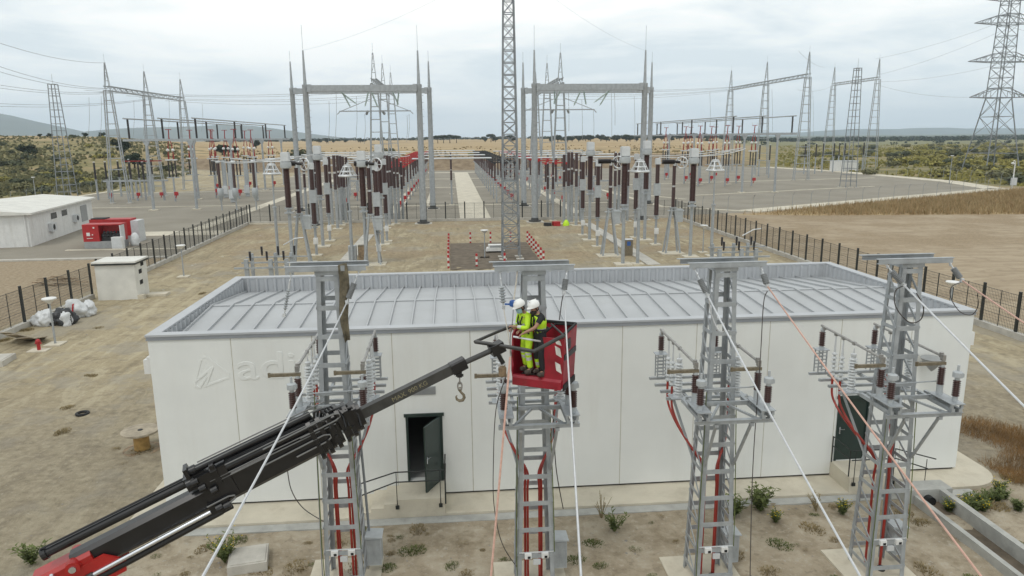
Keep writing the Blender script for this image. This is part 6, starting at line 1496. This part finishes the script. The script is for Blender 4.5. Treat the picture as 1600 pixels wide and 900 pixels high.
for i in range(120):
    x, y = r.uniform(-10.5, 15.5), 19.65 - 4.6 * r.random() ** 1.3
    if abs(x - 14.6) < .8: continue
    tuft("weed_dry" if r.random() < .62 else "weed_green", x, y, r.choice((.3, .4, .5, .6, .8, 1.0)))
for i in range(46):
    x, y = r.uniform(15.4, 22), r.uniform(16.2, 21) 
    if x < 18.2 and y > 19.6: continue
    tuft("weed_dry" if r.random() < .5 else "weed_green", x, y, r.uniform(.6, 1.5), "weed tuft between the drain channel and the frame edge", "weed tufts beyond the drain channel")
for i in range(60):
    x, y = r.uniform(-27, -10), r.uniform(22, 60); e_ = -26.2 if r.random() < .6 else x
    tuft("weed_dry", e_ if e_ != x else x, y, r.uniform(.5, 1.4), "dry straw tuft along the sandy track and fence foot", "straw tufts along the sandy track")
def plant(name, lb, x, y, h, n, mat, flowers=0, lw=.05, seed=1):
    t = thing(name, lb, "plant", (x, y, 0)); rr = random.Random(seed); st = MB(); lf = MB(); fl_ = MB()
    for i in range(n):
        a = rr.uniform(0, 6.28); ln = h * rr.uniform(.6, 1.1); tip = Vector((math.cos(a) * ln * .45 * rr.random() * 1.6, math.sin(a) * ln * .45 * rr.random() * 1.6, ln)); st.path([(0, 0, 0), tip * .5 + Vector((0, 0, .06)), tip], .008, 4)
        for j in range(14):
            p = tip * (.25 + .75 * j / 13); q = rr.uniform(0, 6.28); d = Vector((math.cos(q), math.sin(q), rr.uniform(-.1, .7))).normalized(); e_ = d.cross(Vector((0, 0, 1))).normalized() * lw * .45; L = lw * rr.uniform(1.4, 2.6)
            lf._add([p, p + d * L * .5 + e_, p + d * L, p + d * L * .5 - e_], [(0, 1, 2, 3)])
        if flowers:
            for j in range(flowers): p = tip * rr.uniform(.8, 1.15) + Vector((rr.uniform(-.06, .06), rr.uniform(-.06, .06), rr.uniform(-.04, .08))); fl_.lathe([(.004, -.01), (.02, .0), (.004, .01)], p, 6)
    st.build("stem", mat, t); lf.build("leaf_spray", mat, t)
    if flowers: fl_.build("flower_head", "flower_yellow", t)
def G2(u, v): p = gp(u, v); return p.x, p.y
plant("leafy_weed", "upright green leafy plant by the apron between the second and third poles", *G2(1187, 800), .72, 30, "weed_green", 0, .085, 3)
plant("leafy_weed", "bushy green plant close behind the pole between basket and end pole", *G2(1147, 808), .62, 20, "weed_green", 0, .075, 4)
plant("flowering_weed", "yellow flowered weed below the bare apron near the green plants", *G2(1212, 818), .4, 26, "weed_green", 1, .04, 5)
plant("flowering_weed", "yellow flowered weed at the closed door's landing", *G2(1316, 806), .5, 26, "weed_green", 1, .045, 6)
plant("leafy_weed", "tall narrow weed near the basket pole", *G2(960, 832), .62, 16, "weed_green", 0, .06, 7)
plant("dry_weed", "thin leafless weed stalks leaning on the apron", *G2(940, 812), .7, 12, "weed_dry", 0, .02, 8)
plant("dry_weed", "brown dry weed at the apron edge by the silver wire", *G2(1275, 800), .6, 14, "weed_dry", 0, .03, 9)
plant("flowering_weed", "tall yellow flowered weed beside the square concrete slab", *G2(352, 880), .75, 30, "weed_green", 1, .055, 10)
plant("leafy_weed", "green weed under the crane's red arm", *G2(50, 884), .7, 22, "weed_green", 0, .07, 11)
for i, (u, v, f) in enumerate(((1502, 797, 1), (1515, 792, 0), (1530, 790, 0), (1545, 787, 0), (1555, 785, 0), (1567, 782, 0), (1535, 800, 1), (1482, 801, 1), (1560, 772, 1), (1590, 800, 0), (1520, 803, 0))):
    x, y = G2(u, v)
    plant("flowering_weed" if f else "leafy_weed", "green weed in the thicket off the apron's rounded corner" , x, y, .38, 30, "weed_green", f, .05, 30 + i)
for o in list(COL.objects):
    if o.get("label") == "green weed in the thicket off the apron's rounded corner": o["group"] = "weeds off the apron's rounded corner"
def sr(r):
    x, y = r.uniform(17.2, 25), r.uniform(20.3, 26)
    return (x, y) if noise.noise((x * .35, y * .35, 2)) + r.uniform(-.3, .3) > -.12 + .35 * sstep(20, 25, x) + .3 * sstep(22, 26, y) and not (x < 18.1 and y < 23) else None
blades("dry_grass_patch", "rust_weed", 20000, sr, .27, .008, 8, 1.1)
# scattered stones
r = random.Random(77); sm = []
for j in range(3):
    bm = bmesh.new(); bmesh.ops.create_icosphere(bm, subdivisions=1, radius=1)
    for v in bm.verts: v.co *= r.uniform(.7, 1.15); v.co.z *= .6
    me = bpy.data.meshes.new("stone"); bm.to_mesh(me); bm.free(); sm.append(me)
mb = MB()
for i in range(5200):
    if r.random() < .6: x, y = r.uniform(-10, 22), r.uniform(14.5, 20.0)
    else: x, y = r.uniform(-27, -9.5), 20 + 60 * r.random() ** 1.4
    s = .012 + .045 * r.random() ** 4; me = sm[r.randrange(3)]; q = r.uniform(0, 6.28); c_, s_ = math.cos(q) * s, math.sin(q) * s
    mb._add([(x + v.co.x * c_ - v.co.y * s_, y + v.co.x * s_ + v.co.y * c_, v.co.z * s + s * .2) for v in me.vertices], [tuple(p.vertices) for p in me.polygons])
o = mb.build("pebbles", "gravel_grey"); o["kind"] = "stuff"
# clods and pale spoil on the dirt behind the building
mb = MB()
for i in range(420):
    x, y = r.uniform(-26, 30), r.uniform(56, 100); s = .04 + .13 * r.random() ** 3
    if -.6 < x < 8.3 and 60 < y < 79: continue
    me = sm[r.randrange(3)]; mb._add([(x + v.co.x * s * 1.5, y + v.co.y * s, v.co.z * s * .6) for v in me.vertices], [tuple(p.vertices) for p in me.polygons])
o = mb.build("dirt_clods", "concrete"); o["kind"] = "stuff"
# trees on the horizon
def tree_proto(seed, shape):
    rr = random.Random(seed); t = thing("pine_tree", "", "tree"); tr = MB(); cr_ = MB()
    if shape == "umbrella":
        tr.path([(0, 0, -.5), (.2, 0, 2.4), (.1, .1, 4.6)], [.35, .27, .2], 7)
        for i in range(9):
            a = 6.28 * i / 9 + rr.uniform(-.3, .3); d = rr.uniform(1.2, 4.2); c = Vector((d * math.cos(a), d * math.sin(a), rr.uniform(5.6, 6.9) - .14 * d)); tr.path([(.1, .1, 4.2), c * .6 + Vector((0, 0, 1.6)), c], [.14, .1, .05], 5)
            leaf_cloud(cr_, c, (rr.uniform(1.5, 2.2), rr.uniform(1.5, 2.2), rr.uniform(.7, 1.1)), 130, .34, rr)
    else:
        tr.path([(0, 0, -.5), (.1, 0, 2), (0, .1, 4.0)], [.35, .28, .18], 7)
        for i in range(9):
            a = 6.28 * i / 9 + rr.uniform(-.3, .3); d = rr.uniform(.4, 2.8); c = Vector((d * math.cos(a), d * math.sin(a), rr.uniform(2.2, 5.2))); tr.path([(0, 0, 1.6), c * .6 + Vector((0, 0, .8)), c], [.12, .09, .05], 5)
            leaf_cloud(cr_, c, (rr.uniform(1.3, 2.0), rr.uniform(1.3, 2.0), rr.uniform(1.0, 1.6)), 130, .34, rr)
    tr.build("trunk", "bark", t); cr_.build("crown", "pine_leaf", t); return t
tps = {"umbrella": tree_proto(1, "umbrella"), "round": tree_proto(2, "round")}; used = {"umbrella": [], "round": []}
def tree(u, y, s, shape, lb, grp):
    x = at(u, 215, y).x; o = first_or_dup(tps[shape], used[shape], (x, y, height(x, y)), rnd.uniform(0, 6.28), lb, grp, (s * rnd.uniform(.9, 1.3), s * 1.1, s))
for u, s in ((672, 1.0), (684, 1.15), (693, 1.2), (703, 1.25), (713, 1.1)): tree(u, 800, s, "umbrella", "flat topped umbrella pine in the cluster on the golden field's skyline", "umbrella pines on the skyline")
for u, s in ((758, .9), (767, 1.25), (774, 1.0), (797, 1.1), (803, 1.0)): tree(u, 860, s, "umbrella" if u in (767, 797) else "round", "dark tree on the skyline beside the central mast", "trees beside the central mast")
for i, u in enumerate((862, 872, 886, 893, 905, 914, 924, 938, 947, 958, 966, 977, 985, 996, 1006, 1020, 1033, 1047, 1060, 1075)): tree(u + rnd.uniform(-2, 2), 800 + rnd.uniform(-40, 60), rnd.uniform(.95, 1.35), "round", "dark round tree in the skyline row behind the east portal", "trees in the skyline row")
for u, s in ((498, .9), (510, 1.1), (521, .8), (563, .9), (569, .9), (484, .7), (540, .7)): tree(u, 950, s, "round", "small dark tree on the skyline behind the west portal", "small trees on the skyline")
for u, y, s in ((134, 430, .45), (160, 440, .5), (78, 430, .4), (62, 425, .35), (399, 520, 1.0), (190, 300, 1.0), (205, 255, .9), (40, 300, .8), (350, 330, .7), (345, 322, .75), (362, 325, .7)): tree(u, y, s, "round", "lone dark tree on the scrubby hillside", "lone trees on the hillside")
# distant tree belts
def belt(name, a0, a1, y0, y1, n, hgt, seed):
    rr = random.Random(seed); mb = MB()
    for i in range(n):
        y = rr.uniform(y0, y1); x = rr.uniform(a0, a1) * y; z = height(x, y); s = hgt * rr.uniform(.6, 1.3)
        leaf_cloud(mb, (x, y, z + s * .45), (s * rr.uniform(.8, 1.8), s, s * .55), 34, s * .3, rr)
    o = mb.build(name, "pine_leaf"); o["kind"] = "stuff"
belt("treeline", .28, .86, 1150, 1600, 420, 6.0, 4); belt("treeline", -.32, .30, 1250, 1700, 260, 4.5, 6); belt("treeline", .30, .86, 800, 950, 26, 3.2, 9)
